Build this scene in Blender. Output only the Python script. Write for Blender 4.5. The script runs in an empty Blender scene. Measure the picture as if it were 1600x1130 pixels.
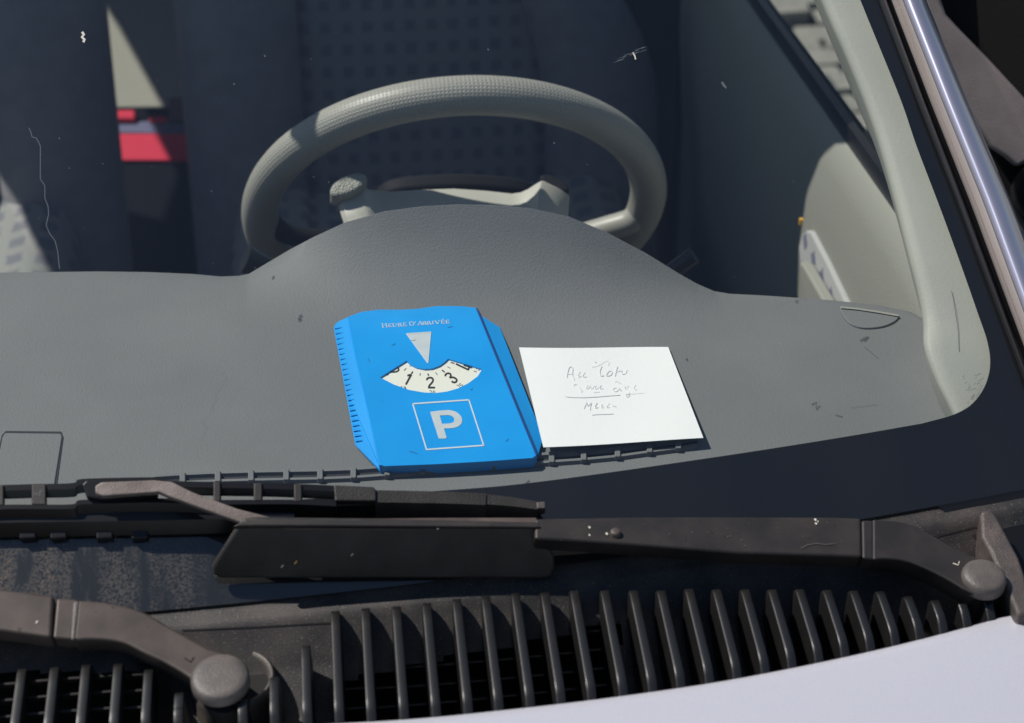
import bpy, bmesh, math, random
from mathutils import Vector as V, Matrix
from mathutils.geometry import tessellate_polygon
random.seed(7)
SC = bpy.context.scene
COL = SC.collection
R_ = math.radians

# ------------------------------------------------------------------ camera
PSI, PITCH, FPX, IW, IH = R_(6), R_(35), 2795.0, 1600.0, 1130.0
FW = V((math.sin(PSI)*math.cos(PITCH), math.cos(PSI)*math.cos(PITCH), -math.sin(PITCH)))
RT = V((math.cos(PSI), -math.sin(PSI), 0))
UP = RT.cross(FW)
CAM = V((0, 0, 1.0)) - 1.3*FW
cd = bpy.data.cameras.new('camera'); cam = bpy.data.objects.new('camera', cd); COL.objects.link(cam)
cam.matrix_world = Matrix(((RT.x, UP.x, -FW.x, CAM.x), (RT.y, UP.y, -FW.y, CAM.y), (RT.z, UP.z, -FW.z, CAM.z), (0, 0, 0, 1)))
cd.sensor_width = 36; cd.lens = FPX/IW*36; cd.clip_start = .05; cd.clip_end = 2000
cd.dof.use_dof = True; cd.dof.focus_distance = 1.27; cd.dof.aperture_fstop = 7.5
SC.camera = cam

# ------------------------------------------------------------------ light
SUN = V((-.54, .25, .805)).normalized()
w = bpy.data.worlds.new('World'); SC.world = w; w.use_nodes = True
nt = w.node_tree; bg = nt.nodes['Background']
sky = nt.nodes.new('ShaderNodeTexSky'); sky.sky_type = 'NISHITA'; sky.sun_disc = False
sky.sun_elevation = math.asin(SUN.z); sky.sun_rotation = math.atan2(SUN.x, SUN.y)
sky.air_density = 1.1; sky.dust_density = .15; sky.ozone_density = 2.2
nt.links.new(sky.outputs[0], bg.inputs[0]); bg.inputs[1].default_value = .066
sl = bpy.data.lights.new('sun', 'SUN'); so = bpy.data.objects.new('sun', sl); COL.objects.link(so)
sl.energy = 4.9; sl.angle = R_(.53); sl.color = (1, .95, .88)
so.location = (-3, 1.4, 6); so.rotation_euler = (-SUN).to_track_quat('-Z', 'Y').to_euler()
SC.view_settings.view_transform = 'Standard'; SC.view_settings.look = 'None'
SC.view_settings.exposure = 0.08; SC.view_settings.gamma = 1
SC.render.engine = 'CYCLES'
SC.cycles.max_bounces = 10; SC.cycles.transparent_max_bounces = 16
SC.cycles.use_denoising = True

# ------------------------------------------------------------------ where things lie
XC = -.355                                   # the car's middle
FOOT = .036                                  # how far the glass runs below that line
def yb(x): return -.196 + .13*(x-XC)**2      # foot line of the windscreen
def zglass(x, y): return 1.018 + .6*(y-yb(x))
def zdash(x, y): return 1.0 + .05*y
def zcowl(x, y): return .9915 + .10*(y-(yb(x)-FOOT))
def zfin(x, y): return zcowl(x, y) + .004
def zarm(x, y): return max(.994 + .1*(y+.28), zglass(x, y) + .034)
def zblade(x, y): return zglass(x, y) + .017
def lift(f, d): return lambda x, y: f(x, y) + d
def ray(px, py): return FW + RT*((px-IW/2)/FPX) + UP*((IH/2-py)/FPX)
def hit(px, py, zf):
    d = ray(px, py); a, b = .5, 4.5
    for _ in range(44):
        m = (a+b)/2; p = CAM + d*m
        if p.z > zf(p.x, p.y): a = m
        else: b = m
    return CAM + d*b
def hit_y(px, py, y): d = ray(px, py); return CAM + d*((y-CAM.y)/d.y)
def hit_x(px, py, x): d = ray(px, py); return CAM + d*((x-CAM.x)/d.x)
def hit_pl(px, py, p0, n): d = ray(px, py); return CAM + d*((p0-CAM).dot(n)/d.dot(n))
def proj(p):
    q = p-CAM; return (IW/2+FPX*q.dot(RT)/q.dot(FW), IH/2-FPX*q.dot(UP)/q.dot(FW))
def lerp(a, b, t): return a+(b-a)*t
def interp(xs, ys, x):
    if x <= xs[0]: return ys[0]
    for i in range(len(xs)-1):
        if x <= xs[i+1]: return lerp(ys[i], ys[i+1], (x-xs[i])/(xs[i+1]-xs[i]))
    return ys[-1]
def spl(pts, n=8):
    """Catmull-Rom through 2-D or 3-D points"""
    P = [V(p) for p in pts]; out = []
    for i in range(len(P)-1):
        a, b, c, d = P[max(i-1, 0)], P[i], P[i+1], P[min(i+2, len(P)-1)]
        for k in range(n):
            t = k/n
            out.append(.5*((2*b)+(c-a)*t+(2*a-5*b+4*c-d)*t*t+(3*b-a-3*c+d)*t**3))
    out.append(P[-1]); return out

# ------------------------------------------------------------------ materials
def mat(name, col, rough=.6, metal=0, col2=None, nscale=30, nlo=.4, nhi=.65, bump=0, bscale=300, bkind='noise',
        speck=None, spscale=220, spth=.72, coat=0, spec=.5, sheen=0, stretch=None, ndetail=5):
    m = bpy.data.materials.new(name); m.use_nodes = True
    t = m.node_tree; N, L = t.nodes, t.links; b = N['Principled BSDF']
    b.inputs['Base Color'].default_value = (*col, 1); b.inputs['Roughness'].default_value = rough
    b.inputs['Metallic'].default_value = metal; b.inputs['Coat Weight'].default_value = coat
    b.inputs['Coat Roughness'].default_value = .06; b.inputs['Specular IOR Level'].default_value = spec
    b.inputs['Sheen Weight'].default_value = sheen
    tc = N.new('ShaderNodeTexCoord'); src = tc.outputs['Object']
    if stretch:
        mp = N.new('ShaderNodeMapping'); mp.inputs['Scale'].default_value = stretch
        L.new(src, mp.inputs[0]); src = mp.outputs[0]
    cur = None
    def mix(fac, c_a, c_b):
        x = N.new('ShaderNodeMix'); x.data_type = 'RGBA'
        if c_a is None: x.inputs[6].default_value = (*col, 1)
        else: L.new(c_a, x.inputs[6])
        x.inputs[7].default_value = (*c_b, 1); L.new(fac, x.inputs[0]); return x.outputs[2]
    def ramp(fac, lo, hi):
        r = N.new('ShaderNodeMapRange'); r.inputs[1].default_value = lo; r.inputs[2].default_value = hi
        L.new(fac, r.inputs[0]); return r.outputs[0]
    if col2:
        n = N.new('ShaderNodeTexNoise'); n.inputs['Scale'].default_value = nscale; n.inputs['Detail'].default_value = ndetail
        L.new(src, n.inputs['Vector']); cur = mix(ramp(n.outputs[0], nlo, nhi), cur, col2)
    if speck:
        n = N.new('ShaderNodeTexNoise'); n.inputs['Scale'].default_value = spscale; n.inputs['Detail'].default_value = 3
        L.new(tc.outputs['Object'], n.inputs['Vector']); cur = mix(ramp(n.outputs[0], spth, spth+.06), cur, speck)
    if cur is not None: L.new(cur, b.inputs['Base Color'])
    if bump:
        if bkind == 'noise':
            n = N.new('ShaderNodeTexNoise'); n.inputs['Scale'].default_value = bscale; n.inputs['Detail'].default_value = 3; o = n.outputs[0]
        else:
            n = N.new('ShaderNodeTexVoronoi'); n.inputs['Scale'].default_value = bscale; o = n.outputs[0]
        L.new(tc.outputs['Object'], n.inputs['Vector'])
        bp = N.new('ShaderNodeBump'); bp.inputs['Strength'].default_value = bump; bp.inputs['Distance'].default_value = .001
        L.new(o, bp.inputs['Height']); L.new(bp.outputs[0], b.inputs['Normal'])
    return m
def glass_mat(name, tint, refl=.085, dust=.0):
    m = bpy.data.materials.new(name); m.use_nodes = True
    t = m.node_tree; N, L = t.nodes, t.links; N.clear()
    out = N.new('ShaderNodeOutputMaterial'); tr = N.new('ShaderNodeBsdfTransparent'); gl = N.new('ShaderNodeBsdfGlossy')
    tr.inputs[0].default_value = (*tint, 1); gl.inputs['Roughness'].default_value = 0.0
    lw = N.new('ShaderNodeLayerWeight'); lw.inputs[0].default_value = .5
    pw = N.new('ShaderNodeMath'); pw.operation = 'POWER'; pw.inputs[1].default_value = 5; L.new(lw.outputs['Facing'], pw.inputs[0])
    mr = N.new('ShaderNodeMapRange'); mr.inputs[3].default_value = refl; mr.inputs[4].default_value = 1; L.new(pw.outputs[0], mr.inputs[0])
    mx = N.new('ShaderNodeMixShader'); L.new(mr.outputs[0], mx.inputs[0]); L.new(tr.outputs[0], mx.inputs[1]); L.new(gl.outputs[0], mx.inputs[2])
    last = mx.outputs[0]
    if dust:
        df = N.new('ShaderNodeBsdfDiffuse'); df.inputs[0].default_value = (.5, .46, .42, 1)
        tc = N.new('ShaderNodeTexCoord'); n = N.new('ShaderNodeTexNoise'); n.inputs['Scale'].default_value = 7; n.inputs['Detail'].default_value = 8
        mp = N.new('ShaderNodeMapping'); mp.inputs['Scale'].default_value = (2.2, .5, .5); L.new(tc.outputs['Object'], mp.inputs[0]); L.new(mp.outputs[0], n.inputs['Vector'])
        r = N.new('ShaderNodeMapRange'); r.inputs[1].default_value = .35; r.inputs[2].default_value = .75; r.inputs[3].default_value = dust*.4; r.inputs[4].default_value = dust*1.5
        L.new(n.outputs[0], r.inputs[0])
        m2 = N.new('ShaderNodeMixShader'); L.new(r.outputs[0], m2.inputs[0]); L.new(last, m2.inputs[1]); L.new(df.outputs[0], m2.inputs[2]); last = m2.outputs[0]
    L.new(last, out.inputs[0]); return m
def pattern_mat(name, base, dot, cell, size, axes=('X', 'Z'), rough=.95, diamond=False):
    m = mat(name, base, rough, bump=.35, bscale=900, sheen=.1)
    t = m.node_tree; N, L = t.nodes, t.links; b = N['Principled BSDF']
    tc = N.new('ShaderNodeTexCoord'); sp = N.new('ShaderNodeSeparateXYZ'); L.new(tc.outputs['Object'], sp.inputs[0])
    def mth(op, a, v=None):
        n = N.new('ShaderNodeMath'); n.operation = op; L.new(a, n.inputs[0])
        if v is not None:
            if isinstance(v, (int, float)): n.inputs[1].default_value = v
            else: L.new(v, n.inputs[1])
        return n.outputs[0]
    d = []
    for a in axes:
        f = mth('FRACT', mth('DIVIDE', sp.outputs[a], cell)); d.append(mth('ABSOLUTE', mth('SUBTRACT', f, .5)))
    e = mth('ADD', d[0], d[1]) if diamond else mth('MAXIMUM', d[0], d[1])
    n = N.new('ShaderNodeTexNoise'); n.inputs['Scale'].default_value = 160; L.new(tc.outputs['Object'], n.inputs['Vector'])
    e = mth('ADD', e, mth('MULTIPLY', mth('SUBTRACT', n.outputs[0], .5), .25))
    r = N.new('ShaderNodeMapRange'); r.inputs[1].default_value = size*.9; r.inputs[2].default_value = size*1.15; L.new(e, r.inputs[0])
    x = N.new('ShaderNodeMix'); x.data_type = 'RGBA'; x.inputs[6].default_value = (*dot, 1); x.inputs[7].default_value = (*base, 1)
    L.new(r.outputs[0], x.inputs[0]); L.new(x.outputs[2], b.inputs['Base Color']); return m

M = {}
M['dash'] = mat('dash_plastic', (.157, .163, .164), .62, col2=(.178, .183, .184), nscale=9, bump=.28, bscale=620, bkind='noise', spec=.4)
M['dash2'] = mat('dash_lid_plastic', (.166, .171, .172), .62, bump=.28, bscale=620, spec=.4)
M['slot'] = mat('slot_black', (.02, .021, .024), .8)
M['trim'] = mat('trim_plastic', (.375, .38, .335), .55, col2=(.345, .35, .31), nscale=14, bump=.16, bscale=520, spec=.4)
M['door'] = mat('door_plastic', (.30, .30, .265), .6, bump=.35, bscale=420, spec=.4)
M['wheel'] = mat('wheel_leather', (.345, .338, .30), .42, spec=.5)
M['hub'] = mat('hub_plastic', (.50, .49, .43), .5, bump=.2, bscale=500)
M['hubleather'] = mat('hub_leather', (.36, .36, .31), .42, bump=1, bscale=600, bkind='voronoi')
M['hubdark'] = mat('hub_shaded', (.012, .012, .014), .7, spec=.2)  # near black puts shade into the hub cover, one pad and one spoke
M['stalk'] = mat('stalk_black', (.02, .022, .025), .25)
M['seat'] = mat('seat_fabric', (.24, .24, .255), .95, bump=.4, bscale=900, sheen=.1, col2=(.21, .21, .225), nscale=40)
M['seatpat'] = pattern_mat('seat_pattern', (.25, .25, .26), (.165, .165, .19), .0265, .24)
M['seatlit'] = pattern_mat('seat_lit_pattern', (.30, .298, .29), (.19, .19, .22), .034, .27, axes=('X', 'Y'))  # paler copy of the seat cloth, sunlit tone put into its colour
M['doorfab'] = pattern_mat('door_fabric', (.42, .42, .42), (.13, .135, .22), .033, .30, axes=('Y', 'Z'), diamond=True)
M['benchlight'] = mat('bench_fabric', (.30, .285, .25), .95, bump=.3, bscale=800)
M['carpet'] = mat('cabin_carpet', (.03, .03, .034), 1.0, bump=.6, bscale=700)
M['liner'] = mat('headliner', (.25, .25, .235), .95)
M['red'] = mat('red_cloth', (.86, .035, .09), .75, bump=.2, bscale=500)
M['violet'] = mat('violet_cloth', (.19, .19, .33), .8)
M['darkcloth'] = mat('dark_cloth', (.010, .011, .016), .95, spec=.1)
M['mauve'] = mat('mauve_cloth', (.16, .12, .13), .9)
M['paint'] = mat('lilac_silver_paint', (.575, .568, .625), .34, metal=.34, col2=(.645, .637, .695), nscale=1800, bump=.05, bscale=2500, coat=.6)
M['pillar'] = mat('pillar_paint', (.42, .42, .53), .34, metal=.6, coat=.8)
M['strip'] = mat('strip_metal', (.36, .31, .28), .38, metal=.55, bump=.12, bscale=900)
M['rubber'] = mat('seal_rubber', (.013, .013, .015), .28, spec=.6)
M['frit'] = mat('frit_black', (.008, .008, .009), .35)
def dusty(m):
    """road dust caked on the foot of the glass, thickest at the passenger's side"""
    t = m.node_tree; N, L = t.nodes, t.links; b = N['Principled BSDF']
    g = N.new('ShaderNodeNewGeometry'); sp = N.new('ShaderNodeSeparateXYZ'); L.new(g.outputs['Position'], sp.inputs[0])
    def mr(o, a, b_, c=0, d=1):
        r = N.new('ShaderNodeMapRange'); r.inputs[1].default_value = a; r.inputs[2].default_value = b_; r.inputs[3].default_value = c; r.inputs[4].default_value = d; L.new(o, r.inputs[0]); return r.outputs[0]
    def mul(a, c):
        n = N.new('ShaderNodeMath'); n.operation = 'MULTIPLY'; L.new(a, n.inputs[0]); L.new(c, n.inputs[1]); return n.outputs[0]
    mp = N.new('ShaderNodeMapping'); mp.inputs['Scale'].default_value = (1, .22, .22); L.new(g.outputs['Position'], mp.inputs[0])
    n1 = N.new('ShaderNodeTexNoise'); n1.inputs['Scale'].default_value = 95; n1.inputs['Detail'].default_value = 6; L.new(mp.outputs[0], n1.inputs['Vector'])
    n2 = N.new('ShaderNodeTexNoise'); n2.inputs['Scale'].default_value = 620; n2.inputs['Detail'].default_value = 4; L.new(g.outputs['Position'], n2.inputs['Vector'])
    f = mul(mul(mr(sp.outputs['X'], -.19, -.36), mr(n1.outputs[0], .38, .72)), mr(n2.outputs[0], .42, .66))
    x = N.new('ShaderNodeMix'); x.data_type = 'RGBA'; x.inputs[6].default_value = (.008, .008, .009, 1); x.inputs[7].default_value = (.27, .20, .16, 1)
    L.new(f, x.inputs[0]); L.new(x.outputs[2], b.inputs['Base Color']); L.new(mr(f, 0, .3, .35, .9), b.inputs['Roughness'])
dusty(M['frit'])
M['dirtyfrit'] = mat('dusty_frit', (.012, .011, .011), .7, col2=(.075, .06, .05), nscale=60, nlo=.45, nhi=.8, speck=(.16, .135, .115), spscale=520, spth=.66, stretch=(1, .3, .3))
M['cowl'] = mat('cowl_plastic', (.019, .018, .018), .55, col2=(.052, .042, .038), nscale=30, bump=.35, bscale=1500, speck=(.12, .10, .095), spscale=900, spth=.62)
M['fin'] = mat('fin_plastic', (.0075, .0072, .0072), .40, col2=(.015, .0125, .0115), nscale=55, nlo=.5, nhi=.8, spec=.75)
M['void'] = mat('void_black', (.006, .006, .006), .9)  # black stands in for the shade inside wells and under the caps
M['arm'] = mat('arm_dusty', (.044, .034, .030), .5, col2=(.095, .071, .060), nscale=38, nlo=.35, nhi=.7, bump=.12, bscale=1500, speck=(.03, .024, .022), spscale=150, spth=.68)
M['armdark'] = mat('arm_black', (.014, .012, .0115), .5, col2=(.030, .024, .0215), nscale=34, bump=.12, bscale=1500, speck=(.012, .011, .010), spscale=130, spth=.66)
M['armpale'] = mat('arm_metal_dusty', (.20, .165, .15), .42, metal=.3, col2=(.13, .105, .095), nscale=60, bump=.2, bscale=800)
M['blade'] = mat('blade_black', (.007, .007, .008), .3, spec=.5)
M['spoiler'] = mat('spoiler_black', (.017, .015, .014), .5, col2=(.034, .03, .027), nscale=40, bump=.3, bscale=900, speck=(.07, .055, .045), spscale=260, spth=.76)
M['cap'] = mat('cap_grey', (.07, .062, .058), .5, col2=(.115, .095, .085), nscale=50, bump=.35, bscale=900)
M['ridge'] = mat('bump_plastic', (.055, .045, .042), .45, bump=.6, bscale=1100, col2=(.09, .07, .063), nscale=70)
M['mirrorb'] = mat('mirror_black', (.010, .0095, .009), .7, bump=.4, bscale=900, spec=.15)
M['mirrorg'] = mat('mirror_grey', (.21, .175, .17), .6, col2=(.16, .135, .135), nscale=25, bump=.25, bscale=800)
M['blue'] = mat('disc_blue', (.004, .315, .80), .35, col2=(.006, .345, .85), nscale=18, spec=.5, bump=.06, bscale=500)
M['groove'] = mat('groove_blue', (.004, .05, .24), .6)
M['white'] = mat('print_white', (.62, .70, .72), .5)
M['printgrey'] = mat('print_silver', (.52, .585, .62), .5, col2=(.58, .62, .63), nscale=90)
M['dial'] = mat('dial_card', (.80, .80, .70), .6)
M['ink'] = mat('dial_ink', (.025, .026, .022), .6)
M['paper'] = mat('note_paper', (.86, .87, .86), .85, bump=.15, bscale=200)
M['pencil'] = mat('pencil_grey', (.765, .77, .78), .8)
M['pencil2'] = mat('pencil_dark', (.69, .70, .715), .8)
M['pale'] = mat('pale_fleck', (.60, .56, .48), .8)
M['amber'] = mat('amber_glint', (.75, .42, .06), .2)
M['scr'] = mat('scratch_pale', (.34, .37, .40), .7); M['scr'].node_tree.nodes['Principled BSDF'].inputs['Alpha'].default_value = .26
M['scuff'] = mat('scuff_dark', (.06, .065, .075), .8); M['scuff'].node_tree.nodes['Principled BSDF'].inputs['Alpha'].default_value = .55
M['ground'] = mat('ground_gravel', (.23, .22, .195), .95, col2=(.15, .145, .13), nscale=7, bump=.8, bscale=60, speck=(.32, .31, .28), spscale=50, spth=.6)
M['stone'] = mat('paving_stone', (.22, .22, .185), .9, col2=(.15, .15, .13), nscale=16, bump=.8, bscale=90)
M['wglass'] = glass_mat('windscreen_glass', (.92, .94, .93), .092, dust=.0055)
M['sglass'] = glass_mat('side_glass', (.88, .93, .90), .07)

# wheel leather: rows of perforations in the rim's own UVs
def perforate(m):
    t = m.node_tree; N, L = t.nodes, t.links; b = N['Principled BSDF']
    uv = N.new('ShaderNodeUVMap'); mp = N.new('ShaderNodeMapping'); mp.inputs['Scale'].default_value = (350, 34, 1); L.new(uv.outputs[0], mp.inputs[0])
    vo = N.new('ShaderNodeTexVoronoi'); vo.inputs['Scale'].default_value = 1; vo.inputs['Randomness'].default_value = .12; L.new(mp.outputs[0], vo.inputs['Vector'])
    r = N.new('ShaderNodeMapRange'); r.inputs[1].default_value = .16; r.inputs[2].default_value = .34; L.new(vo.outputs['Distance'], r.inputs[0])
    bp = N.new('ShaderNodeBump'); bp.inputs['Strength'].default_value = .55; bp.inputs['Distance'].default_value = .0009
    L.new(r.outputs[0], bp.inputs['Height']); L.new(bp.outputs[0], b.inputs['Normal'])
perforate(M['wheel'])

# ------------------------------------------------------------------ object helpers
WORLD = {}
def link(name, verts, faces, m, parent=None, smooth=None, uvs=None, kind=None, bevel=0, bseg=2, solid=0, label=None, subsurf=0):
    vs = [V(v) for v in verts]
    lo = V((min(v.x for v in vs), min(v.y for v in vs), min(v.z for v in vs))); hi = V((max(v.x for v in vs), max(v.y for v in vs), max(v.z for v in vs)))
    c = (lo+hi)/2; c.z = lo.z
    me = bpy.data.meshes.new(name); me.from_pydata([v-c for v in vs], [], faces); me.update()
    bm = bmesh.new(); bm.from_mesh(me); bmesh.ops.remove_doubles(bm, verts=bm.verts, dist=1e-6); bmesh.ops.recalc_face_normals(bm, faces=bm.faces); bm.to_mesh(me); bm.free()
    if uvs:
        l = me.uv_layers.new(name='UVMap')
        for p in me.polygons:
            for li in p.loop_indices: l.data[li].uv = uvs(me.vertices[me.loops[li].vertex_index].co + c)
    if smooth is not None:
        me.shade_smooth(); me.set_sharp_from_angle(angle=R_(smooth))
    o = bpy.data.objects.new(name, me); COL.objects.link(o)
    if isinstance(m, (list, tuple)):
        for k in m: me.materials.append(k)
    else: me.materials.append(m)
    o.location = c - (WORLD[parent.name] if parent else V((0, 0, 0)))
    if parent: o.parent = parent
    WORLD[o.name] = c
    if solid: md = o.modifiers.new('solid', 'SOLIDIFY'); md.thickness = solid; md.offset = -1
    if bevel:
        md = o.modifiers.new('bevel', 'BEVEL'); md.width = bevel; md.segments = bseg; md.limit_method = 'ANGLE'; md.angle_limit = R_(40)
        me.shade_smooth(); md.harden_normals = True
    if subsurf: md = o.modifiers.new('sub', 'SUBSURF'); md.levels = md.render_levels = subsurf
    if kind: o['kind'] = kind
    if label: o['label'] = label
    return o
def empty(name, loc):
    o = bpy.data.objects.new(name, None); COL.objects.link(o); o.location = loc; WORLD[o.name] = V(loc); o.empty_display_size = .1; return o
def tag(o, label, cat, group=None):
    o['label'] = label; o['category'] = cat
    if group: o['group'] = group
    return o
def grid(rows, close=False):
    nv = len(rows[0]); vs = [p for r in rows for p in r]; fs = []
    for i in range(len(rows)-1):
        for j in range(nv-1 + (1 if close else 0)):
            k = (j+1) % nv; fs.append((i*nv+j, i*nv+k, (i+1)*nv+k, (i+1)*nv+j))
    return vs, fs
def prism(top, down):
    """closed solid: polygon of 3-D points and an offset vector (or one offset per point)"""
    n = len(top); dn = down if isinstance(down, list) else [down]*n
    vs = [V(p) for p in top] + [V(p)+V(d) for p, d in zip(top, dn)]
    fs = []
    for tri in tessellate_polygon([[V(p) for p in top]]): fs.append(tuple(tri)); fs.append(tuple(n+i for i in reversed(tri)))
    for i in range(n): fs.append((i, (i+1) % n, n+(i+1) % n, n+i))
    return vs, fs
def ngon_prism(top, down):
    n = len(top); dn = down if isinstance(down, list) else [down]*n
    vs = [V(p) for p in top] + [V(p)+V(d) for p, d in zip(top, dn)]
    fs = [tuple(range(n)), tuple(range(2*n-1, n-1, -1))]
    for i in range(n): fs.append((i, (i+1) % n, n+(i+1) % n, n+i))
    return vs, fs
def join(*parts):
    vs, fs = [], []
    for v, f in parts:
        k = len(vs); vs += list(v); fs += [tuple(k+i for i in q) for q in f]
    return vs, fs
def tube(pts, r, seg=12, caps=True, sq=1.0):
    P = [V(p) for p in pts]; n = len(P); rr = r if isinstance(r, (list, tuple)) else [r]*n
    rows = []; up = V((0, 0, 1))
    for i in range(n):
        t = (P[min(i+1, n-1)]-P[max(i-1, 0)]).normalized(); a = t.cross(up)
        if a.length < 1e-4: a = V((1, 0, 0))
        a.normalize(); b = a.cross(t)
        rows.append([P[i] + a*(rr[i]*math.cos(2*math.pi*k/seg)) + b*(sq*rr[i]*math.sin(2*math.pi*k/seg)) for k in range(seg)])
    vs, fs = grid(rows, True)
    if caps: fs.append(tuple(range(seg))); fs.append(tuple(range(len(vs)-1, len(vs)-seg-1, -1)))
    return vs, fs
def ribbon(pts, wpx, f):
    """flat stroke in pixel-like 2-D mapped by f to 3-D"""
    P = [V(p) for p in pts]; L_, R2 = [], []
    for i in range(len(P)):
        t = P[min(i+1, len(P)-1)]-P[max(i-1, 0)]
        if t.length < 1e-9: t = V((1, 0))
        t.normalize(); n = V((-t.y, t.x))*wpx/2
        L_.append(f(*(P[i]+n))); R2.append(f(*(P[i]-n)))
    return grid([L_, R2])
def box(x0, x1, y0, y1, z0, z1):
    return prism([(x0, y0, z1), (x1, y0, z1), (x1, y1, z1), (x0, y1, z1)], V((0, 0, z0-z1)))
def dome(c, ax, r, h, lip, seg=28):
    """round cap: centre of its top, axis, radius, rise of the crown, height of the skirt"""
    ax = V(ax).normalized(); a = ax.cross(V((1, 0, 0))).normalized(); b = ax.cross(a); rows = []
    prof = [(0.001, 0), (.4, -.03*h), (.7, -.10*h), (.86, -.24*h), (.95, -.5*h), (1, -h), (1, -h-lip)]
    for q, d in prof: rows.append([V(c)+ax*d+(a*math.cos(2*math.pi*k/seg)+b*math.sin(2*math.pi*k/seg))*(r*q) for k in range(seg)])
    return grid(rows, True)

# ================================================================== setting
gr = link('ground', *grid([[V((x, y, 0)) for x in (-60, -6, 0, 6, 60)] for y in (-60, -6, 0, 6, 60)]), M['ground'], kind='structure')
for j in range(20):
    for i in range(9):
        cx = .58 + i*.112 + (.055 if j % 2 else 0) + random.uniform(-.01, .01); cy = 1.95 + j*.075 + random.uniform(-.008, .008)
        if (i + j) % 9 == 4 and i > 0: hgt = .05
        else: hgt = random.uniform(.018, .04)
        a, b = .054*random.uniform(.92, 1), .0365*random.uniform(.92, 1)
        top = [V((cx-a*.9, cy-b, hgt)), V((cx+a*.9, cy-b, hgt+random.uniform(-.006, .006))), V((cx+a, cy-b*.6, hgt)), V((cx+a, cy+b*.7, hgt)), V((cx+a*.8, cy+b, hgt)), V((cx-a*.85, cy+b, hgt)), V((cx-a, cy+b*.5, hgt)), V((cx-a, cy-b*.7, hgt))]
        link('paving_stone', *ngon_prism(top, V((0, 0, -hgt-.003))), M['stone'], gr)

# ================================================================== the car
car = empty('parked_car', (XC, .9, 0))
tag(car, 'lilac silver car seen through its windscreen, with grey dashboard, wipers and black cowl grille', 'car')

# ---- windscreen
XR, XL = .42, 2*XC-.42
def gl_y1(x): return max(.50, .72 - 1.35*(x-XC)**2)        # upper edge, arched to lay the roof's shadow across the door
def gl_pt(x, t, d=0.0):
    y = lerp(yb(x)-FOOT-.003, gl_y1(x), t); return V((x, y, zglass(x, y)+d))
def edge_x(y):                                    # right edge of the glass, on the surface, from the photograph
    return interp([-.2, -.1, 0, .15, .35, .6], EDGE, y)
epx = [(1640, 690), (1612, 600), (1500, 318), (1441, 160), (1381, 0), (1330, -150)]
eh = sorted([hit(px, py, zglass) for px, py in epx], key=lambda p: p.y)
def edge_at(y):
    ys = [p.y for p in eh]; xs = [p.x for p in eh]
    if y < ys[0]: return xs[0] + (y-ys[0])*(xs[1]-xs[0])/(ys[1]-ys[0])
    if y > ys[-1]: return xs[-1] + (y-ys[-1])*(xs[-1]-xs[-2])/(ys[-1]-ys[-2])
    return interp(ys, xs, y)
rows = []
for j in range(33):
    t = j/32; row = []
    ym = lerp(yb(.3)-FOOT-.003, gl_y1(.3), t); xr = edge_at(ym); xl = 2*XC-xr
    for i in range(49):
        s = i/48; x = lerp(xl, xr, s); row.append(gl_pt(x, t))
    rows.append(row)
ws = link('windscreen', *grid(rows), M['wglass'], car, smooth=60)

# black printed border, just under the glass
inner = spl([(-500, 830), (-200, 806), (85, 793), (400, 784), (700, 766), (850, 752), (1100, 717), (1300, 686), (1440, 662)], 6) + \
        spl([(1455, 658), (1490, 648), (1518, 632), (1538, 605), (1547, 572), (1543, 535), (1528, 490), (1500, 410), (1470, 328), (1432, 228), (1405, 150), (1341, -8), (1250, -240)], 6)
fz = lift(zglass, -.0018); irow, orow = [], []
for p in inner:
    q = hit(p.x, p.y, fz); irow.append(q)
    if p.x < 1455 and p.y > 600: x = q.x; y = yb(x)-FOOT-.002; orow.append(V((x, y, fz(x, y))))
    else:
        y = q.y - max(0, (p.y-500))*.0009; x = edge_at(y); orow.append(V((x, y, fz(x, y))))
mrow = [(a+b)/2 for a, b in zip(irow, orow)]
for m_ in mrow: m_.z = fz(m_.x, m_.y)
link('frit_band', *grid([irow, mrow, orow]), M['frit'], ws, smooth=60)
def fleck(pts, wpx, m, zf=lift(zglass, .0012), parent=ws, name='fleck'):
    return link(name, *ribbon(pts, wpx, lambda a, b: hit(a, b, zf)), m, parent)
fleck([(45, 200), (48, 206), (50, 214), (57, 216), (63, 228), (63, 280), (70, 290), (70, 310), (75, 322), (76, 335), (72, 352), (78, 366), (86, 376), (90, 392), (93, 420)], 1.2, M['scr'], name='scratch')
fleck([(128, 50), (131, 54), (128, 58), (132, 62), (130, 66)], 4, M['pale'])
for k in range(14):
    u = random.random(); x, y = lerp(958, 1005, u), lerp(97, 76, u)+random.uniform(-3, 5); L_ = random.uniform(6, 16)
    fleck([(x, y), (x+L_*.5, y-L_*.2+random.uniform(-.6, .6)), (x+L_, y-L_*.38)], random.uniform(.5, 1.1), M['scr'], name='smear')
fleck([(989, 82), (992, 88), (993, 93)], 2.2, M['pale'])
for x, y, s in [(762, 76, 3), (278, 70, 2), (413, 86, 3), (92, 215, 2.5), (1128, 128, 7), (1132, 133, 5), (513, 284, 2), (108, 262, 2), (865, 222, 3), (330, 298, 2), (160, 255, 2), (365, 130, 3), (245, 125, 2), (1218, 535, 3), (1222, 545, 3)]:
    fleck([(x, y), (x+s*.5, y+s)], s*.55, M['scr'])
for k in range(160):
    x, y = random.uniform(0, 1250), random.uniform(0, 1)**.6*700
    if random.random() < .5: fleck([(x, y), (x+random.uniform(-1.5, 1.5), y+random.uniform(.8, 2))], random.uniform(.5, 1.2), M['scr'])

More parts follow.
